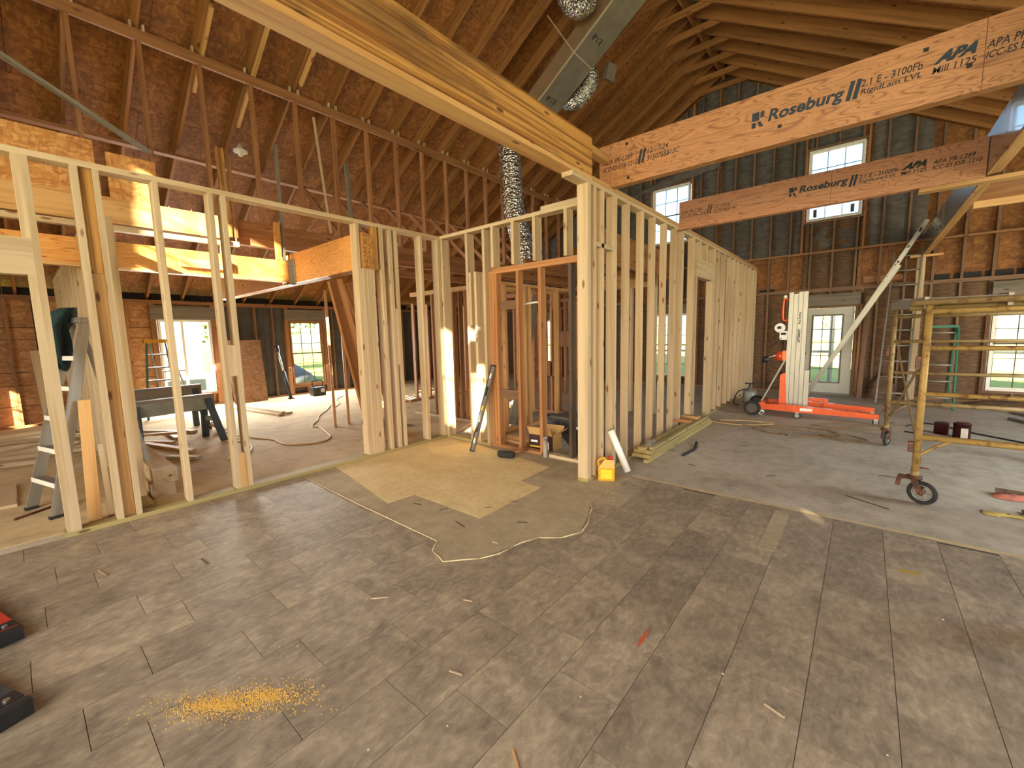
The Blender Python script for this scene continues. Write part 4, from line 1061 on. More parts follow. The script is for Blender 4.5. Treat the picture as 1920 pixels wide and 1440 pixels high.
sawhorse((-8.0, .95, 0), (-8.2, 2.05, 0), .74, 'grey green sawhorse, the nearer of the two', 'horse_green')
sawhorse((-9.4, .95, 0), (-9.5, 2.2, 0), .80, 'weathered sawhorse, the farther of the two', 'grey')
for k, z in enumerate((0.003, .15)):
    o = bx('lumber_beam', (-8.2, .78, z), (-5.50, .97, z + .145), 'new'); o.matrix_basis = Matrix.Translation((0, .03 * k, 0)) @ o.matrix_basis; tag(o, ('thick pale timber on the floor behind the partition, under another', 'thick pale timber lying on top of another behind the partition')[k], 'timber')
for k, (a, c, w, h) in enumerate((((-11.6, 3.25), (-9.4, 3.55), .14, .045), ((-11.5, 3.45), (-9.5, 3.75), .14, .045), ((-11.4, 3.36), (-9.42, 3.60), .09, .045))):
    z = .025 if k < 2 else .07; o = bar('lumber_board', (a[0], a[1], z), (c[0], c[1], z), w, h, 'new'); tag(o, ('pale board in the small pile on the left room floor, front one', 'pale board in the small pile on the left room floor, back one', 'pale board lying on top of the small floor pile')[k], 'board')
scr = [((-9.2, 1.25, .07), (-8.5, 1.72, .13)), ((-9.3, 1.62, .03), (-8.6, 1.62, .03)), ((-9.0, 1.1, .03), (-8.3, 1.5, .03)), ((-9.8, 1.4, .03), (-9.0, 1.95, .03)), ((-8.6, 1.2, .03), (-7.4, 1.55, .03)), ((-7.3, 1.25, .03), (-6.9, 1.5, .03)), ((-9.1, 2.34, .03), (-8.85, 2.2, .16)), ((-8.6, 2.3, .03), (-8.72, 2.12, .17))]
for k, (a, c) in enumerate(scr): o = bar('offcut_board', a, c, .09, .04, 'new' if k % 2 else 'pine'); tag(o, 'pale lumber offcut on the floor among the sawhorses', 'offcut', 'lumber offcuts among the sawhorses')
o = tube('air_hose', curve([(-6.5, 1.72, .012), (-6.9, 1.95, .012), (-6.6, 1.9, .012), (-6.35, 1.85, .03), (-6.9, 2.15, .012), (-7.43, 2.23, .012), (-7.7, 2.05, .012), (-7.9, 2.3, .03), (-7.5, 2.45, .012), (-7.2, 2.56, .012), (-6.67, 2.57, .012), (-6.42, 2.94, .012), (-6.6, 3.2, .012), (-6.95, 3.32, .012), (-7.47, 3.45, .012), (-7.74, 3.43, .012), (-8.2, 3.75, .012), (-8.7, 4.03, .012), (-9.3, 4.5, .012), (-9.86, 4.85, .012)]), .011, 'hose_tan', None, 7); tag(o, 'coiled tan air hose on the dusty floor of the left room', 'hose')
o = tube('power_cord', curve([(-9.9, 4.9, .01), (-9.4, 4.7, .01), (-9.9, 5.1, .01), (-10.6, 5.4, .01), (-11.2, 5.9, .01)]), .008, 'cord_orange', None, 6); tag(o, 'brownish power cord on the floor by the far left window', 'cord')
t = thing('step_ladder', (-11.6, 2.0, 0), 'teal fibreglass step ladder with yellow top in front of the patio door', 'ladder')
for s in (-1, 1):
    bar('rail', (-11.35, 1.95 + s * .26, 0), (-11.6, 2.0 + s * .15, 1.62), .03, .09, 'teal_fibre', t, side=(0, 1, 0)); bar('rear_leg', (-11.9, 2.35 + s * .26, 0), (-11.68, 2.05 + s * .15, 1.62), .03, .05, 'aluminium_dull', t, side=(0, 1, 0))
for k in range(1, 6): q = k / 6; bar('tread', (-11.35 - .25 * q, 1.95 - .26 + .15 * q, 1.62 * q), (-11.35 - .25 * q, 1.95 + .26 - .07 * q, 1.62 * q), .09, .03, 'aluminium_dull', t, side=(1, 0, 0))
for k in (1, 3): q = k / 5; bar('rear_brace', (-11.9 + .22 * q, 2.09, 1.62 * q), (-11.9 + .22 * q, 2.5, 1.62 * q), .02, .03, 'aluminium_dull', t)
MB().box((-11.74, 1.8, 1.6), (-11.52, 2.22, 1.68)).build('top_cap', 'yellow_plastic', t)
t = thing('jobsite_radio', (-12.0, 5.56, 0), 'boxy black and grey jobsite radio with a roll cage handle under the window', 'radio')
frame((-12.0, 5.56, 0)); MB().box((-.13, -.17, .02), (.13, .17, .24)).build('body', 'dark_plastic', t); MB().box((.131, -.12, .05), (.14, .0, .2)).build('speaker_grille', 'black_plastic', t); MB().box((.131, .03, .1), (.14, .14, .2)).build('display', 'tin', t)
for y in (-.16, .16): tube('cage_bar', [(.12, y, 0), (.12, y, .26), (-.12, y, .26), (-.12, y, 0), (.12, y, 0)], .014, 'rubber', t)
tube('handle', curve([(0, -.14, .26), (0, -.13, .42), (0, .13, .42), (0, .14, .26)], 5), .014, 'rubber', t); home()
t = thing('jack_post', (-12.0, 4.8, 0), 'black adjustable jack leaning beside the far left window', 'jack')
tube('lower_tube', [(-11.93, 4.78, .02), (-12.12, 4.72, .75)], .045, 'black_plastic', t); tube('upper_tube', [(-12.12, 4.72, .75), (-12.25, 4.66, 1.3)], .03, 'tin', t); tube('head', [(-12.25, 4.66, 1.28), (-12.28, 4.65, 1.45)], .06, 'black_plastic', t); bx('foot', (-12.0, 4.72, 0), (-11.86, 4.86, .03), 'black_plastic', t)
o = bar('sheet_panel', (-12.22, 3.92, .0), (-12.42, 3.92, 1.62), .78, .012, 'osb_dull', None, side=(0, 1, 0)); tag(o, 'tall strand board sheet leaning against the dark felt wall', 'panel')
o = bx('cardboard_mat', (-7.3, 4.12, .003), (-6.2, 4.6, .008), 'grey'); tag(o, 'flat grey board under the leaning planks', 'board')

# ------------------------------------------------------------------ tools and rubbish around the side partition
t = thing('spirit_level', (-4.09, 3.94, 0), 'long grey spirit level leaning against the orange studs', 'level')
p0, p1 = Vector((-4.09, 3.97, .01)), Vector((-4.0, 4.355, 1.17)); dv = (p1 - p0); sx = Vector((1, 0, 0)); sx = (sx - dv.normalized() * sx.dot(dv.normalized())).normalized(); nn_ = dv.normalized().cross(sx)
if nn_.y > 0: nn_ = -nn_
bar('web', p0, p1, .062, .012, 'aluminium_dull', t, side=tuple(sx))
for s in (-1, 1): bar('flange', p0 + sx * s * .031, p1 + sx * s * .031, .008, .032, 'dark_plastic' if s < 0 else 'aluminium_dull', t, side=tuple(sx))
for q in (.12, .5, .88): c = p0 + dv * q; bar('vial', c - dv.normalized() * .035 + nn_ * .008, c + dv.normalized() * .035 + nn_ * .008, .03, .012, 'label_yellow' if q == .5 else 'paper_white', t, side=tuple(sx))
for q in (.28, .70): c = p0 + dv * q; bar('hand_hole', c - dv.normalized() * .07 + nn_ * .007, c + dv.normalized() * .07 + nn_ * .007, .034, .004, 'black_plastic', t, side=tuple(sx))
for e in (p0, p1): bar('end_cap', e - dv.normalized() * .008, e + dv.normalized() * .012, .07, .036, 'black_plastic', t, side=tuple(sx))

t = thing('sledge_hammer', (-3.5, 4.02, 0), 'dark sledge hammer head with wooden handle lying by the orange studs', 'hammer')
hd = MB(); hp = [(-3.62, 3.98, .05), (-3.60, 3.99, .05), (-3.56, 4.0, .05), (-3.46, 4.03, .05), (-3.42, 4.05, .05), (-3.40, 4.055, .05)]; hd.tube(hp, [.035, .048, .05, .05, .048, .035], 8).build('head', 'rubber', t, True)
tube('handle', [(-3.51, 4.03, .055), (-3.42, 4.36, .052)], .016, 'old', t)

t = thing('open_carton', (-3.38, 4.72, 0), 'open cardboard carton with dark printed front inside the orange framed closet', 'carton')
frame((-3.38, 4.70, 0), .08)
for a, c, m_ in (((-.19, -.10, .0), (.19, -.095, .21), 'box_print'), ((-.19, .15, .0), (.19, .155, .21), 'cardboard'), ((-.19, -.095, 0), (-.185, .15, .21), 'box_print'), ((.185, -.095, 0), (.19, .15, .21), 'cardboard'), ((-.185, -.095, 0), (.185, .15, .005), 'cardboard')): bx('carton_side', a, c, m_, t)
for p0_, p1_, sd in (((0, -.10, .21), (0, -.17, .33), (1, 0, 0)), ((0, .155, .21), (0, .26, .29), (1, 0, 0))): bar('flap', p0_, p1_, .37, .004, 'cardboard', t, side=sd)
bar('flap', (.19, .03, .21), (.30, .03, .30), .24, .004, 'cardboard', t, side=(0, 1, 0))
bx('white_label', (.03, -.102, .01), (.13, -.1005, .12), 'paper_white', t); bx('printed_patch', (.06, -.104, .05), (.10, -.1025, .10), 'ink', t); bx('green_stripe', (-.18, -.102, .03), (.02, -.1005, .05), 'label_yellow', t)
bx('pale_print', (-.16, -.102, .10), (-.05, -.1005, .13), 'paper_white', t); home()
t = thing('caulk_tube', (-3.12, 4.37, 0), 'speckled white sealant tube standing by the closet sill', 'tube'); frame((-3.12, 4.355, 0))
MB().lathe([(0, 0), (.03, 0), (.03, .25), (.032, .25), (.032, .262), (.027, .262), (.027, .235), (0, .235)], n=18).build('body', 'caulk_print', t, True); MB().lathe([(0, .236), (.026, .236), (.026, .238), (0, .238)], n=16).build('plunger', 'black_plastic', t); home()
t = thing('tool_tray', (-2.9, 4.62, 0), 'black plastic tray tilted in the closet behind the mouldy stud', 'tray'); frame((-2.86, 4.78, .10), -.5, .0, .35)
for a, c in (((-.22, -.14, 0), (.22, .14, .012)), ((-.22, -.14, .012), (.22, -.128, .11)), ((-.22, .128, .012), (.22, .14, .11)), ((-.22, -.128, .012), (-.208, .128, .11)), ((.208, -.128, .012), (.22, .128, .11))): bx('tray_side', a, c, 'black_plastic', t)
home()
t = thing('tool_case', (-3.35, 5.35, 0), 'dark grey lidded tote with a white print on its front in the closet', 'tote'); frame((-3.25, 5.35, 0), -.15)
MB().hexa([(-.27, -.18, 0), (.27, -.18, 0), (.27, .18, 0), (-.27, .18, 0), (-.31, -.21, .34), (.31, -.21, .34), (.31, .21, .34), (-.31, .21, .34)]).build('body', 'dark_plastic', t); MB().box((-.33, -.23, .34), (.33, .23, .375)).build('lid', 'felt_board', t)
for k in range(5): bx('rib', (-.25 + .06 * k, -.215, .05), (-.235 + .06 * k, -.19, .30), 'black_plastic', t)
bx('white_print', (.08, -.215, .06), (.14, -.196, .24), 'paper_white', t); bx('white_print', (.14, -.215, .17), (.24, -.203, .26), 'paper_white', t); home()
for k, (x, y, r, h, m_, lab) in enumerate(((-3.45, 4.95, .045, .12, 'paper_white', 'white capped spray can by the cardboard carton'), (-2.75, 5.15, .11, .15, 'clear', 'clear plastic tub in front of the dark tote'), (-3.3, 5.0, .09, .12, 'clear', 'second clear plastic tub beside the dark tote'), (-3.85, 5.6, .12, .28, 'dark_plastic', 'dark round bucket in the closet'))):
    t = thing('container', (x, y, 0), lab, 'container'); frame((x, y, 0)); MB().lathe([(0, 0), (r * .85, 0), (r, h), (r * .96, h), (r * .82, .01), (0, .01)] if m_ != 'paper_white' else [(0, 0), (r, 0), (r, h * 1.4), (r * .5, h * 1.6), (r * .5, h * 1.8), (0, h * 1.8)], n=18).build('body', m_, t, True)
    MB().torus((0, 0, h), (0, 0, 1), r * .98, .006, 18, 6).build('rim', m_ if m_ != 'paper_white' else 'dark_plastic', t, True); home()
t = thing('carton', (-2.55, 4.66, 0), 'small dark printed carton lying behind the corner post', 'carton'); MB().box((-2.60, 4.55, 0), (-2.42, 4.66, .12)).build('body', 'box_print', t); bx('white_label', (-2.59, 4.548, .03), (-2.54, 4.549, .09), 'paper_white', t)
for k, (a, c) in enumerate((((-4.2, 4.7, .03), (-3.6, 4.62, .03)), ((-4.2, 4.86, .03), (-3.72, 4.80, .03)), ((-4.1, 5.3, .03), (-3.7, 5.5, .03)))): o = bar('offcut_board', a, c, .09, .04, 'pine'); tag(o, ('pale offcut on the closet floor nearest the sill', 'pale offcut lying tilted on the closet floor', 'pale offcut at the back of the closet floor')[k], 'offcut')
t = thing('shower_head', (-3.45, 4.9, 1.98), 'white shower arm and head between the old orange studs', 'shower'); tube('arm', curve([(-3.78, 4.62, 2.0), (-3.5, 4.62, 2.03), (-3.38, 4.62, 2.02), (-3.34, 4.62, 1.93)], 5), .013, 'pvc_white', t); tube('head', [(-3.34, 4.62, 1.94), (-3.33, 4.62, 1.86), (-3.32, 4.62, 1.78)], [.018, .032, .028], 'pvc_white', t, 12)
t = thing('plastic_bag', (-4.35, 5.2, 0), 'crumpled clear plastic sheeting on the floor behind the side partition', 'sheeting')
m = MB(); n = 9
for j in range(n + 1):
    for i in range(n + 1): m.v.append((-5.12 + i * .06 + random.uniform(-.02, .02), 4.9 + j * .09 + random.uniform(-.02, .02), .03 + .3 * (i / n) * random.uniform(.5, 1) * math.sin(PI * j / n)))
for j in range(n):
    for i in range(n): k = j * (n + 1) + i; m.f.append((k, k + 1, k + n + 2, k + n + 1))
m.build('sheet', 'clear', t)

t = thing('oil_jug', (-2.08, 4.06, 0), 'yellow plastic oil jug with a red cap at the foot of the corner post', 'jug'); frame((-2.08, 4.04, 0), .5)
MB().hexa([(-.085, -.05, 0), (.085, -.05, 0), (.085, .05, 0), (-.085, .05, 0), (-.088, -.052, .15), (.088, -.052, .15), (.088, .052, .15), (-.088, .052, .15)]).build('body', 'yellow_plastic', t)
MB().hexa([(-.088, -.052, .15), (.088, -.052, .15), (.088, .052, .15), (-.088, .052, .15), (-.02, -.03, .235), (.075, -.03, .235), (.075, .03, .235), (-.02, .03, .235)]).build('shoulder', 'yellow_plastic', t)
tube('handle', curve([(-.075, 0, .15), (-.085, 0, .21), (-.04, 0, .245), (.0, 0, .235)], 5), .014, 'yellow_plastic', t); MB().lathe([(.0, .235), (.024, .235), (.024, .268), (0, .268)], (.045, 0, 0), 14).build('cap', 'red_plastic', t, True); bx('label_panel', (-.06, -.054, .03), (.06, -.0525, .13), 'label_yellow', t); home()
o = thing('paper_roll', (-1.99, 4.38, 0), 'white rolled paper tube leaning on the long stud partition', 'roll'); MB().tube([(-1.985, 4.37, .03), (-2.15, 4.28, .50)], .038, 16).build('roll', 'paper_white', o, True); MB().tube([(-1.983, 4.371, .025), (-1.985, 4.37, .03)], .018, 12).build('core', 'felt_board', o)
t_ = [(0, .045, 0), (0, .095, .004), (0, .145, -.004), (.0, .185, .0)]
labs = ['bottom timber of the stack along the long partition, resting on the slab', 'second timber layer of the stack along the long partition', 'third timber layer of the stack along the long partition', 'top narrow timber of the stack along the long partition']
for k, (dx, z, w) in enumerate(((-.02, .022, .05), (0, .066, .24), (.0, .11, .24), (-.01, .155, .05))):
    x1 = -1.93; o = bar('stacked_timber', (x1 - w / 2 + dx, 4.86 + .05 * k, z), (x1 - w / 2 + dx, 7.7 - .1 * k, z), w, .042, 'treated'); tag(o, labs[k], 'timber')
o = bar('stacked_timber', (-2.06, 4.92, .153), (-2.06, 7.4, .153), .09, .04, 'treated'); tag(o, 'loose flat timber lying on top of the stack along the long partition', 'timber')
for k, (x, y) in enumerate(((-2.14, 6.75), (-2.12, 7.1))): o = bx('wood_block', (x - .13, y - .1, .178), (x + .13, y + .02, .22), 'pine' if k else 'old'); tag(o, ('reddish wood block on the timber stack', 'pale wood block at the far end of the timber stack')[k], 'block')
m = MB(); n = 7
for j in range(n + 1):
    for i in range(n + 1): m.v.append((-2.10 + i * .025 + random.uniform(-.01, .01), 4.98 + j * .04 + random.uniform(-.01, .01), .18 + .05 * math.sin(PI * i / n) * math.sin(PI * j / n) * random.uniform(.4, 1.3)))
for j in range(n):
    for i in range(n): k = j * (n + 1) + i; m.f.append((k, k + 1, k + n + 2, k + n + 1))
o = m.build('plastic_bag', 'clear'); tag(o, 'crumpled clear plastic bag on the near end of the timber stack', 'bag')
o = tube('felt_strip', curve([(-1.71, 5.42, .008), (-1.69, 5.62, .008), (-1.68, 5.82, .012), (-1.74, 6.1, .03)], 5), .02, 'rubber', None, 6); tag(o, 'dark curled strip of felt lying on the bare concrete', 'strip')
t = thing('pump_sprayer', (-2.0, 10.35, 0), 'small grey pump sprayer with black hose at the foot of the long partition', 'sprayer'); frame((-1.86, 10.3, 0)); MB().lathe([(0, 0), (.13, 0), (.14, .04), (.14, .24), (.10, .30), (.05, .32), (.05, .36), (0, .36)], n=18).build('tank', 'aluminium_dull', t, True)
MB().lathe([(0, .36), (.02, .36), (.02, .42), (0, .42)], n=10).build('pump_rod', 'black_plastic', t); bar('handle', (-.1, 0, .43), (.1, 0, .43), .03, .03, 'black_plastic', t); tube('hose', curve([(.0, -.05, .33), (-.2, -.15, .25), (-.25, -.3, .03), (-.12, -.45, .012)], 6), .012, 'cord_black', t); home()
for k, pts in enumerate(([(-2.1, 7.85, .01), (-1.6, 7.75, .01), (-1.25, 7.95, .01), (-1.1, 8.15, .01), (-1.5, 8.2, .01), (-1.9, 8.0, .01)], [(-2.0, 7.9, .01), (-1.2, 7.75, .01), (-.5, 7.95, .01), (0, 8.6, .01), (.5, 9.1, .01), (1.0, 9.4, .01)], [(-1.3, 7.6, .01), (-.95, 7.38, .01), (-.45, 7.45, .01), (-.2, 7.75, .01), (-.45, 8.1, .01), (-1.1, 7.95, .01), (-1.3, 7.6, .01)], [(-.45, 7.65, .012), (-.2, 7.45, .012), (.05, 7.5, .012), (.1, 7.65, .012), (-.15, 7.85, .012), (-.45, 7.65, .012)], [(-.6, 8.35, .012), (-.1, 8.3, .012), (.35, 8.6, .012), (.2, 8.9, .012), (-.3, 8.7, .012), (-.55, 8.4, .012)])):
    o = tube('air_hose', curve(pts), .009, 'hose_brown' if k else 'hose_tan', None, 6); tag(o, ('tan hose loop on the slab at the end of the timber stack', 'long brown hose running across the slab under the lift', 'brown hose loop in front of the lift, the larger one', 'brown hose loop in front of the lift, the smaller one', 'brown hose coil between lift and scaffold')[k], 'hose')
o = bar('hose_coupling', (-.93, 7.385, .012), (-.80, 7.37, .012), .02, .02, 'cord_black'); tag(o, 'black coupling on the larger brown hose loop', 'coupling')
for k, pts in enumerate(([(.6, 9.1, .01), (.9, 9.5, .01), (1.4, 8.9, .01), (2.2, 8.2, .01), (3.2, 7.6, .01)], [(.55, 8.6, .01), (.9, 8.4, .01), (1.1, 8.3, .01)])):
    o = tube('power_cord', curve(pts), .011, 'cord_black', None, 6); tag(o, ('long black cord running past the paint can', 'short black cord beside the paint can')[k], 'cord')

# ------------------------------------------------------------------ ladders at the back wall
def ladder(name, label, foot, top, wdir, w, mat, n, rail=.07, th=.026, rungmat=None, group=None):
    foot, top, wd_ = Vector(foot), Vector(top), Vector(wdir).normalized()
    t = thing(name, tuple(foot), label, 'ladder', group)
    for s in (-1, 1): bar('rail', foot + wd_ * s * w / 2, top + wd_ * s * w / 2, th, rail, mat, t, side=tuple(wd_))
    for k in range(n):
        c = foot.lerp(top, (k + .7) / n); MB().tube([c - wd_ * w / 2, c + wd_ * w / 2], .017, 8).build('rung', rungmat or mat, t, True)
    return t


t = ladder('extension_ladder', 'long aluminium extension ladder leaning diagonally in front of the white back door', (-1.0, 11.75, 0.02), (.44, 11.75, 2.82), (0, 1, 0), .42, 'aluminium', 9, .085)
fo, to = Vector((-.42, 11.75, 1.02)), Vector((.86, 11.75, 3.6))
for s in (-1, 1): bar('fly_rail', fo + Vector((-.06, s * .17, .03)), to + Vector((-.06, s * .17, .03)), .026, .07, 'aluminium', t, side=(0, 1, 0))
for k in range(8): c = fo.lerp(to, (k + .5) / 8) + Vector((-.06, 0, .03)); MB().tube([c - Vector((0, .215, 0)), c + Vector((0, .19, 0))], .02, 8).build('rung', 'dark_plastic' if k % 2 else 'aluminium', t, True)
for k in range(9): c = fo.lerp(to, (k + .6) / 9.3) + Vector((-.06, -.184, .03)); MB().tube([c, c - Vector((0, .005, 0))], .02, 10).build('rung_hole', 'vent_dark', t)
c = Vector((-1.0, 11.53, .02)).lerp(Vector((.44, 11.53, 2.82)), .56); dl = Vector((1.44, 0, 2.8)).normalized(); bar('warning_label', c - dl * .12, c + dl * .12, .004, .075, 'label_yellow', t, side=(0, 1, 0))
for q in (.1, .22, .34, .46): c = Vector((-1.0, 11.535, .02)).lerp(Vector((.44, 11.535, 2.82)), q); MB().tube([c, c - Vector((0, .006, 0))], .026, 10).build('rung_end', 'paper_white', t)
ladder('straight_ladder', 'upright aluminium ladder against the back wall between extension ladder and scaffold', (.47, 11.35, .03), (.62, 12.62, 3.2), (1, 0, 0), .44, 'aluminium_dull', 10, .07)
t = ladder('step_ladder', 'green fibreglass step ladder behind the scaffold with grey treads', (1.14, 11.3, 0), (1.16, 11.75, 1.55), (1, 0, 0), .44, 'green_fibre', 5, .09, .03, 'aluminium')
for s in (-1, 1): bar('rear_leg', (1.16 + s * .2, 12.25, 0), (1.16 + s * .19, 11.8, 1.55), .026, .05, 'green_fibre', t, side=(1, 0, 0))
MB().box((.94, 11.7, 1.55), (1.38, 11.86, 1.6)).build('top_cap', 'green_fibre', t)

# ------------------------------------------------------------------ rolling scaffold
t = thing('rolling_scaffold', (1.1, 6.3, 0), 'rusty yellow tubular rolling scaffold with an aluminium deck', 'scaffold')
XS0, XS1, YN, YR2 = .42, 1.95, 5.15, 7.4
XR0, XR1 = .29, 1.82


def pipe(name, a, c, r=.022, mat='scaffold_paint'): return MB().tube([a, c], r, 10).build(name, mat, t, True)


for (x0, x1, y, mt, top) in ((XS0, XS1, YN, 'scaffold_paint', 1.8), (XR0, XR1, YR2, 'scaffold_dull', 1.9)):
    for x in (x0, x1):
        pipe('leg_tube', (x, y, .27), (x, y, top), .027, mt)
        bx('lock_tab', (x - .06, y - .03, .47), (x - .028, y + .03, .56), 'rusty', t); bx('lock_tab', (x - .06, y - .03, 1.22), (x - .028, y + .03, 1.33), 'rusty', t)
    for z, r in ((.61, .027), (1.0, .02), (1.405, .02), (1.72, .024)): pipe('rung_tube', (x0, y, z), (x1, y, z), r, mt)
    for s, x in ((1, x0), (-1, x1)):
        MB().tube(curve([(x, y, .42), (x + s * .10, y, .52), (x + s * .22, y, .60)], 5), .012, 8).build('corner_brace', mt, t, True)
        pipe('brace_stud', (x + s * .03, y, .33), (x + s * .09, y, .33), .008, 'rusty')
for x0, x1, y0, y1, z0, z1 in ((XS0, XR0, YN, YR2, .38, 1.42), (XS0, XR0, YN, YR2, 1.42, .42)): bar('cross_brace', (x0 + .03, y0, z0), (x1 + .03, y1, z1), .012, .035, 'scaffold_dull', t, side=(1, 0, 0))
for y in (YN - .02, YN + .1): pipe('deck_tube', (.3, y, 1.80 if y < YN else 1.76), (3.2, y, 1.80 if y < YN else 1.76), .026, 'scaffold_dull')
bar('deck_side', (.40, YN + .02, 1.80), (.26, YR2, 1.86), .03, .10, 'aluminium_dull', t, side=(1, 0, 0)); bar('deck_side', (.88, YN + .02, 1.80), (.74, YR2, 1.86), .03, .10, 'aluminium_dull', t, side=(1, 0, 0))
bar('deck_board', (.64, YN + .03, 1.83), (.5, YR2, 1.89), .46, .02, 'grey', t, side=(1, 0, 0)); bar('deck_end', (.36, YR2 - .1, 1.88), (.85, YR2 - .1, 1.88), .1, .08, 'aluminium', t)
for (x, y, ang) in ((XS0, YN, -.35), (XS1, YN, .4), (XR0, YR2, 1.25), (XR1, YR2, .9)):
    M0 = CUR; frame((x, y, 0), ang)
    cst = MB().torus((.06, 0, .107), (0, 1, 0), .088, .019, 26, 8).build('caster_tyre', 'rubber', t, True)
    MB().torus((.06, 0, .107), (0, 1, 0), .07, .009, 22, 6).build('wheel_rim', 'aluminium_dull', cst, True)
    w = MB()
    for k in range(5): a = 2 * PI * k / 5; w.tube([(.06, 0, .107), (.06 + .07 * math.cos(a), 0, .107 + .07 * math.sin(a))], .007, 6)
    w.build('spokes', 'aluminium_dull', cst)
    MB().tube([(.06, -.04, .107), (.06, .04, .107)], .018, 10).build('hub', 'rusty', cst, True)
    for s in (-.036, .036): bar('fork', (.06, s, .10), (.0, s, .235), .006, .045, 'rusty', cst, side=(0, 1, 0))
    MB().tube([(0, 0, .225), (0, 0, .25)], .055, 12).build('swivel_plate', 'rusty', t, True); MB().tube([(0, 0, .24), (0, 0, .30)], .03, 12).build('stem', 'scaffold_dull', t, True)
    bar('brake_lever', (-.02, 0, .225), (-.11, 0, .225), .03, .03, 'rusty', t); bar('brake_lever', (-.10, 0, .225), (-.115, 0, .13), .026, .03, 'rusty', t)
    home()

# ------------------------------------------------------------------ material lift
t = thing('material_lift', (-.95, 9.25, 0), 'orange wheeled material lift with a tall aluminium mast', 'lift'); frame((-.95, 9.25, 0), .06)
for k in range(4): MB().box((-.14 + .072 * k, -.10, .14), (-.073 + .072 * k, .10, 2.25 - (.03 if k == 1 else 0))).build('mast_section', 'aluminium', t)
MB().box((.15, -.10, .14), (.22, .08, .85)).build('mast_section', 'aluminium', t)
for k in range(1, 4): bx('mast_seam', (-.1425 + .072 * k + .068, -.102, .15), (-.139 + .072 * k + .071, -.101, 2.2), 'dark_plastic', t)
c = bpy.data.curves.new('print', 'FONT'); c.body = 'LIFTSMART      Pro Series'; c.size = .05; c.offset = .002
tmp = bpy.data.objects.new('print', c); COL.objects.link(tmp); me = bpy.data.meshes.new_from_object(tmp.evaluated_get(bpy.context.evaluated_depsgraph_get())); bpy.data.objects.remove(tmp); me.materials.clear(); me.materials.append(M_('ink'))
link('printed_text', me, t, CUR @ Matrix.Translation((.05, -.103, 1.35)) @ Matrix.Rotation(PI / 2, 4, 'X') @ Matrix.Rotation(PI / 2, 4, 'Z'))
for k, y in enumerate((-.36, .36)):
    lg = MB(); lg.hexa([(.0, y - .035, .12), (1.18, y - .035, .10), (1.18, y + .035, .10), (.0, y + .035, .12), (.0, y - .035, .24), (1.18, y - .035, .18), (1.18, y + .035, .18), (.0, y + .035, .24)]); lg.build('base_leg', 'orange_paint', t)
    MB().hexa([(-.5, y * .9 - .035, .13), (.02, y - .04, .12), (.02, y + .04, .12), (-.5, y * .9 + .035, .13), (-.5, y * .9 - .035, .22), (.02, y - .04, .25), (.02, y + .04, .25), (-.5, y * .9 + .035, .22)]).build('base_leg', 'orange_paint', t)
    for x, r in ((1.15, .045), (.08, .055)):
        cs = MB().torus((x, y, r), (0, 1, 0), r * .72, r * .3, 18, 8).build('caster', 'rubber', t, True); MB().tube([(x, y - .02, r), (x, y + .02, r)], r * .7, 14).build('hub', 'aluminium_dull', cs); bar('fork', (x, y, r), (x, y, .125), .03, .05, 'tin', cs, side=(0, 1, 0))
    MB().torus((-.62, y * 1.05, .14), (0, 1, 0), .115, .028, 26, 8).build('transport_wheel', 'rubber', t, True); MB().tube([(-.62, y * 1.05 - .02, .14), (-.62, y * 1.05 + .02, .14)], .09, 18).build('wheel_disc', 'felt_board', t)
    cs = MB().torus((-.48, y * .8, .06), (0, 1, 0), .042, .018, 18, 8).build('caster', 'tin', t, True); bar('fork', (-.48, y * .8, .06), (-.5, y * .8, .14), .04, .06, 'tin', cs, side=(0, 1, 0))
MB().box((-.52, -.34, .17), (-.42, .34, .25)).build('cross_member', 'orange_paint', t); MB().box((-.16, -.36, .14), (.2, .36, .2)).build('cross_member', 'orange_paint', t)
bx('white_label', (.12, -.397, .15), (.30, -.395, .20), 'paper_white', t); text('printed_text', 'LIFTSMART', -.42, .165, .22, .035, 'ink', t, -.365, .3, .03)
MB().hexa([(-.22, -.13, .2), (-.1, -.13, .2), (-.1, -.11, .2), (-.22, -.11, .2), (-.22, -.13, .75), (-.14, -.13, .8), (-.14, -.11, .8), (-.22, -.11, .75)]).build('mast_bracket', 'orange_paint', t)
bar('support_strut', (-.5, -.12, .24), (-.15, -.1, 1.05), .025, .025, 'aluminium_dull', t); bar('support_strut', (-.5, .12, .24), (-.15, .1, 1.05), .025, .025, 'aluminium_dull', t)
wn_ = MB(); wn_.tube([(-.24, -.12, 1.10), (-.24, -.06, 1.10)], .085, 18); wn_.build('winch_housing', 'orange_paint', t, True); bx('winch_plate', (-.2, -.13, 1.02), (-.14, -.05, 1.2), 'orange_paint', t)
tube('crank_arm', [(-.30, -.14, 1.12), (-.46, -.16, 1.06)], .012, 'tin', t); MB().tube([(-.46, -.22, 1.04), (-.46, -.10, 1.04)], .06, 12).build('crank_grip', 'black_plastic', t, True)
MB().tube([(-.26, -.12, 1.62), (-.26, -.09, 1.62)], .085, 20).build('warning_disc', 'paper_white', t); bx('disc_print', (-.30, -.124, 1.60), (-.24, -.121, 1.65), 'ink', t); bx('label_plate', (-.26, -.125, 1.40), (-.14, -.115, 1.56), 'paper_white', t); bx('label_print', (-.24, -.128, 1.49), (-.16, -.1255, 1.53), 'ink', t)
tube('brake_rod', [(-.22, -.12, 1.44), (-.40, -.12, 1.26)], .008, 'black_plastic', t)
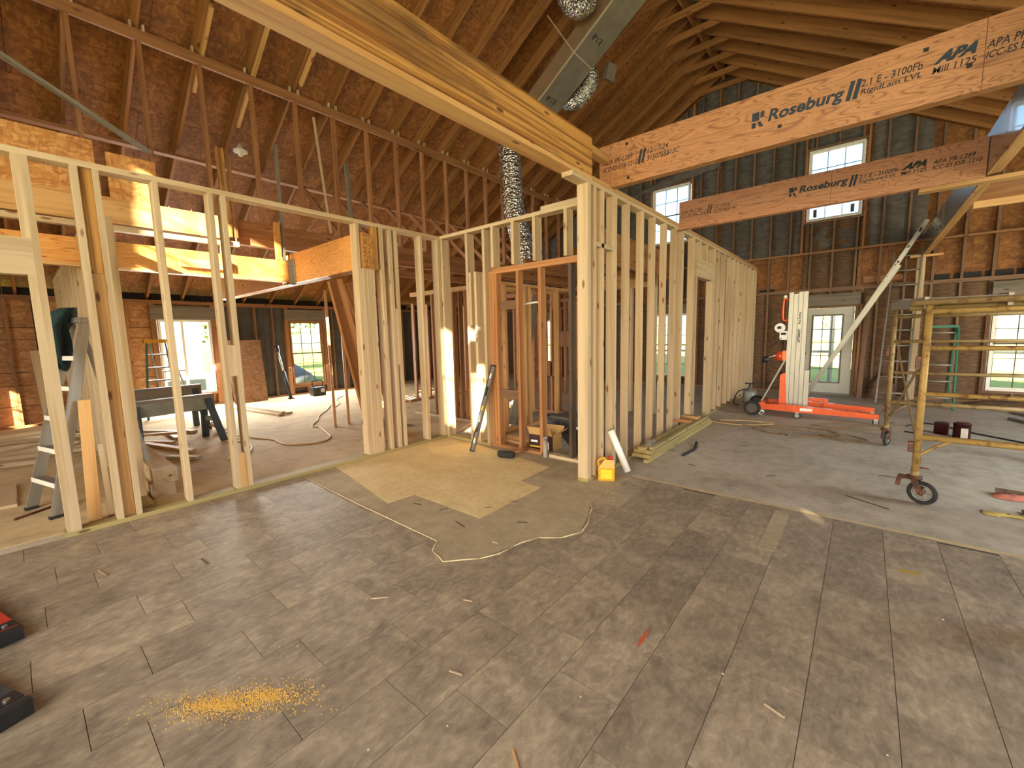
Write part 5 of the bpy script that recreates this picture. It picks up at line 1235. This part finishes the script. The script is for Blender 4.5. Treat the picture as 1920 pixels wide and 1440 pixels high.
MB().tube(curve([(-.15, -.06, 2.12), (-.22, -.06, 2.12), (-.22, -.06, 1.78), (-.15, -.06, 1.76)], 6), .02, 8).build('carriage_handle', 'orange_paint', t, True); MB().tube([(-.2, -.08, 2.18), (-.2, -.04, 2.18)], .028, 14).build('pulley', 'paper_white', t)
MB().box((.2, .30, .24), (.5, .36, .30)).build('fork_rest', 'orange_paint', t); MB().box((.46, .28, .14), (.52, .38, .30)).build('fork_rest', 'orange_paint', t)
home()

# ------------------------------------------------------------------ right floor: paint can, insulation scraps, boards
t = thing('paint_can', (1.14, 8.58, 0), 'dripping maroon paint can with a bare tin patch behind the scaffold', 'can'); frame((1.14, 8.58, 0))
MB().lathe([(0, 0), (.09, 0), (.09, .2), (.094, .2), (.094, .212), (.08, .212), (.08, .19), (0, .19)], n=24).build('can_body', 'maroon', t, True); bx('tin_patch', (-.02, -.096, .01), (.05, -.0885, .15), 'tin', t); bx('brush_rest', (-.05, -.02, .212), (.06, .02, .23), 'maroon', t); home()
t = thing('paint_can', (.95, 8.74, 0), 'second maroon can half hidden behind the dripping one', 'can'); frame((.95, 8.74, 0)); MB().lathe([(0, 0), (.08, 0), (.08, .16), (.085, .165), (.07, .17), (0, .16)], n=20).build('can_body', 'maroon', t, True); MB().torus((0, 0, .165), (0, 0, 1), .08, .006, 20, 6).build('rim', 'maroon', t, True); home()


def clump(name, label, cat, c, sx_, sy_, h, mat, mat2=None, rz=0):
    t = thing(name, c, label, cat); frame(c, rz); m = MB(); nx, ny = 12, 8
    for j in range(ny + 1):
        for i in range(nx + 1):
            u, w = i / nx, j / ny; e = (math.sin(PI * u) * math.sin(PI * w)) ** .4
            m.v.append(((u - .5) * sx_ + random.uniform(-.012, .012), (w - .5) * sy_ * (.8 + .3 * math.sin(u * 7)) + random.uniform(-.012, .012), .004 + h * e * random.uniform(.7, 1.15)))
    for j in range(ny):
        for i in range(nx): k = j * (nx + 1) + i; m.f.append((k, k + 1, k + nx + 2, k + nx + 1))
    m.build('fluff', mat, t, True)
    if mat2: bar('facing', (-sx_ * .48, sy_ * .32, h * .9), (sx_ * .48, sy_ * .36, h * 1.0), .12, .012, mat2, t)
    home(); return t


clump('insulation_scrap', 'pink insulation scrap with brown facing on the slab at the picture edge', 'insulation', (1.18, 5.76, 0), .34, .16, .05, 'insulation_pink', 'insulation_kraft', -.2)
clump('insulation_scrap', 'flat yellowish insulation scrap in front of the pink one', 'insulation', (.98, 5.2, 0), .26, .10, .02, 'insulation_yellow', None, .1)
clump('insulation_scrap', 'pale yellow wisp beside the flat insulation scrap', 'insulation', (1.2, 5.3, 0), .2, .07, .02, 'insulation_yellow', 'rubber', -.1)
clump('insulation_pile', 'heap of torn kraft insulation at the foot of the back wall', 'insulation', (2.6, 12.36, 0), 2.0, .4, .1, 'insulation_kraft')
clump('insulation_pile', 'pinkish torn insulation lump behind the straight ladder', 'insulation', (.35, 12.4, 0), .5, .25, .55, 'insulation_kraft')
for k, (a, c, lab) in enumerate((((1.95, 10.6, .03), (2.9, 8.8, .03), 'long grey board on the slab at the picture edge, nearer one'), ((2.1, 11.4, .03), (3.2, 9.6, .03), 'long grey board on the slab at the picture edge, farther one'), ((1.9, 11.75, .03), (3.4, 11.5, .03), 'dusty board lying in front of the right window'))): o = bar('loose_board', a, c, .09, .04, 'grey'); tag(o, lab, 'board')
o = bar('loose_timber', (-.02, 12.3, 0), (.02, 12.62, 2.3), .09, .04, 'wallstud'); tag(o, 'brown stud leaning against the back wall right of the door', 'stud')

# red tools at the lower left edge
for k, (x, y, rz, lab) in enumerate(((-3.72, -.25, .25, 'red and black power tool end at the left picture edge, the upper one'), (-2.95, -.26, .35, 'red and black power tool end at the left picture edge, the lower one'))):
    t = thing('box_level', (x, y, 0), lab, 'tool', 'red tools at the picture edge'); frame((x, y, .006), rz)
    MB().box((-.5, -.06, 0), (.26, .06, .012)).build('bottom_flange', 'red_metal', t); MB().box((-.5, -.01, .012), (.26, .01, .055)).build('web', 'red_metal', t); MB().box((-.5, -.06, .055), (.26, .06, .067)).build('top_flange', 'dark_plastic' if k else 'red_metal', t)
    MB().box((.26, -.065, -.003), (.30, .065, .072)).build('end_cap', 'black_plastic', t); MB().box((.16, -.062, .058), (.24, .062, .070)).build('rubber_grip', 'black_plastic', t); MB().lathe([(0, 0), (.012, 0), (.012, .006), (0, .006)], (.21, .02, .07), 12).build('rivet', 'tin', t); home()

# marks, sawdust, splinters
def blot(name, cx, cy, rx, ry, ang, mat, lab, z=.0058):
    m = MB(); n = 26; poly = []
    for k in range(n):
        a = 2 * PI * k / n; r = random.uniform(.55, 1.1); x, y = rx * r * math.cos(a), ry * r * math.sin(a); poly.append((cx + x * math.cos(ang) - y * math.sin(ang), cy + x * math.sin(ang) + y * math.cos(ang)))
    m.prism(poly, z, z + .0012); return m.build(name, mat, floor)


blot('paint_mark', -.80, 1.97, .012, .085, .05, 'spray_orange', ''); blot('paint_mark', .31, 3.61, .07, .035, .2, 'spray_yellow', '')
m = MB()
for k in range(4200):
    q = random.random(); cx, cy = (-2.1, .42) if q < .6 else (-1.98, .58); r = abs(random.gauss(0, .09)); a = random.uniform(0, 2 * PI)
    x, y = cx + r * math.cos(a) * 1.3, cy + r * math.sin(a) * .6 + (r * math.cos(a)) * .9; s = random.uniform(.0012, .0036); o = len(m.v)
    m.v += [(x - s, y - s, .0056), (x + s, y - s, .0056), (x, y + s, .0056), (x, y, .0056 + s)]; m.f += [(o, o + 1, o + 3), (o + 1, o + 2, o + 3), (o + 2, o, o + 3)]
o = m.build('sawdust', 'sawdust'); tag(o, 'scattered golden sawdust on the brown tiles', 'sawdust', kind='stuff')
for k, (x, y, a, l, mt) in enumerate(((-3.2, 2.35, .3, .09, 'dark'), (-2.9, 2.42, 1.2, .08, 'dark'), (-2.55, 2.3, -.2, .14, 'dark'), (-2.6, 2.7, .8, .07, 'dark'), (-2.15, 2.65, .5, .09, 'dark'), (-2.1, 2.25, .1, .05, 'new'), (-2.5, 2.95, .9, .08, 'dark'), (-4.0, .25, .2, .14, 'new'), (-3.6, .75, .1, .12, 'dark'), (-1.9, 5.6, .2, .1, 'dark'), (-1.2, 6.4, .3, .14, 'dark'), (-1.5, 5.1, -.4, .1, 'dark'), (.3, 5.9, .1, .2, 'dark'), (.1, 4.9, -.5, .35, 'dark'), (-.7, 5.2, .6, .1, 'dark'), (-2.2, 1.3, .8, .1, 'new'), (-1.4, 1.2, .3, .07, 'new'), (-.2, 1.9, -.3, .08, 'new'), (-1.75, 1.62, .4, .06, 'new'), (-.9, 1.05, -.6, .12, 'pine'))):
    d_ = Vector((math.cos(a), math.sin(a), 0)) * l / 2; z = .010 if y < 4.3 else .004; o = bar('wood_splinter', Vector((x, y, z)) - d_, Vector((x, y, z)) + d_, .009, .004, mt); tag(o, 'thin wood splinter lying on the floor' if mt == 'dark' else 'pale sliver of wood on the floor', 'splinter', 'dark splinters on the floor' if mt == 'dark' else 'pale slivers on the floor')
for k in range(14):
    x, y = random.uniform(-3, .6), random.uniform(.6, 3.2)
    o = bx('debris_chip', (x, y, .0055), (x + random.uniform(.005, .011), y + random.uniform(.004, .009), .009), 'dusty_chip'); tag(o, 'tiny pale chip on the brown tiles', 'chip', 'pale chips on the tiles')

# ------------------------------------------------------------------ outside
gr = bx('ground', (-80, -60, -.3), (60, 90, -.16), 'grass'); tag(gr, 'sunlit lawn outside the windows', 'lawn', kind='structure')
o = bx('meadow', (-30, 24, -.16), (40, 85, -.13), 'meadow'); tag(o, 'dry golden field beyond the back porch', 'field', kind='structure')
o = bx('porch_slab', (-8, YB + .3, -.15), (8, YB + 3.4, -.02), 'concrete'); tag(o, 'concrete porch slab behind the back wall', 'porch', kind='structure')
for k, x in enumerate((-5.6, -2.2, -.75, 2.45, 5.6)): o = bx('porch_post', (x - .06, YB + 3.1, -.02), (x + .06, YB + 3.22, 2.6), 'siding_pale'); tag(o, 'pale porch post outside the back wall', 'post', 'porch posts outside the back wall')
o = bx('porch_beam', (-8, YB + 3.05, 2.3), (8, YB + 3.27, 2.6), 'siding_pale'); tag(o, 'pale porch beam above the back porch posts', 'beam')
o = bx('porch_rail', (-8, YB + 3.23, .85), (8, YB + 3.29, .92), 'siding_pale'); tag(o, 'pale porch handrail outside the back wall', 'railing')
t = thing('glare_panel', (-15.5, 2.9, -.16), 'large white panel added outside the patio door to give its glare', 'panel'); MB().box((-15.6, .6, -.16), (-15.5, 3.72, 3.0)).build('board', 'white_paint', t); bx('frame_edge', (-15.61, 3.72, -.16), (-15.49, 3.76, 3.02), 'pvc_white', t)  # panel added to catch sun and fill the patio door with white glare
m = MB(); m.lathe([(2.2, 0), (2.0, .35), (1.4, .8), (.7, 1.05), (.2, 1.12), (0, 1.12)], (0, 0, 0), 20)
for i, v in enumerate(m.v): m.v[i] = (v[0] * 1.0 * random.uniform(.93, 1.07) - 19, v[1] * random.uniform(.93, 1.07) + 6.4, v[2] * random.uniform(.9, 1.1) - .2)
o = m.build('earth_mound', 'stone', None, True); tag(o, 'grey mound on the lawn outside the left window', 'mound')


def tree(x, y, h, r, mat, label, n=900):
    t = thing('tree', (x, y, -.16), label, 'tree', 'trees outside'); tube('trunk', [(x, y, -.16), (x + .1, y, h * .5), (x, y + .1, h * .8)], [.22, .16, .06], 'bark', t, 8); m = MB()
    for k in range(n):
        a, b_, q = random.uniform(0, 2 * PI), random.uniform(-1, 1), random.random() ** .4; s = math.sqrt(1 - b_ * b_)
        c = Vector((x + r * q * s * math.cos(a), y + r * q * s * math.sin(a), h * .62 + h * .42 * q * b_)); u = Vector((random.uniform(-1, 1), random.uniform(-1, 1), random.uniform(-1, 1))).normalized(); w = u.orthogonal().normalized(); z = random.uniform(.12, .26); o = len(m.v)
        m.v += [tuple(c - u * z), tuple(c + w * z * .5), tuple(c + u * z), tuple(c - w * z * .5)]; m.f.append((o, o + 1, o + 2, o + 3))
    f = m.build('foliage', mat, t); f['kind'] = 'stuff'


for k, (x, y, h, r, mt, lab) in enumerate(((-24, 5.2, 6, 2.2, 'leaf_olive', 'olive leafed tree filling the patio door edge'), (-27, 9.0, 7, 2.4, 'leaf_olive', 'olive leafed tree behind the far left window'), (-36, 14.5, 8, 3.0, 'leaf', 'green tree right of the olive tree outside the left window'), (-37, 21.5, 7, 3.0, 'leaf', 'green tree farthest along the left lawn'), (-12, 60, 8, 4.5, 'leaf', 'green tree beyond the field left of the back door'), (-3, 64, 7, 4.5, 'leaf_olive', 'olive tree beyond the field behind the back door'), (6, 62, 8, 4.5, 'leaf', 'green tree beyond the field behind the scaffold window'), (16.5, 60, 7, 4.0, 'leaf_olive', 'olive tree beyond the field at the right'))): tree(x, y, h, r, mt, lab)
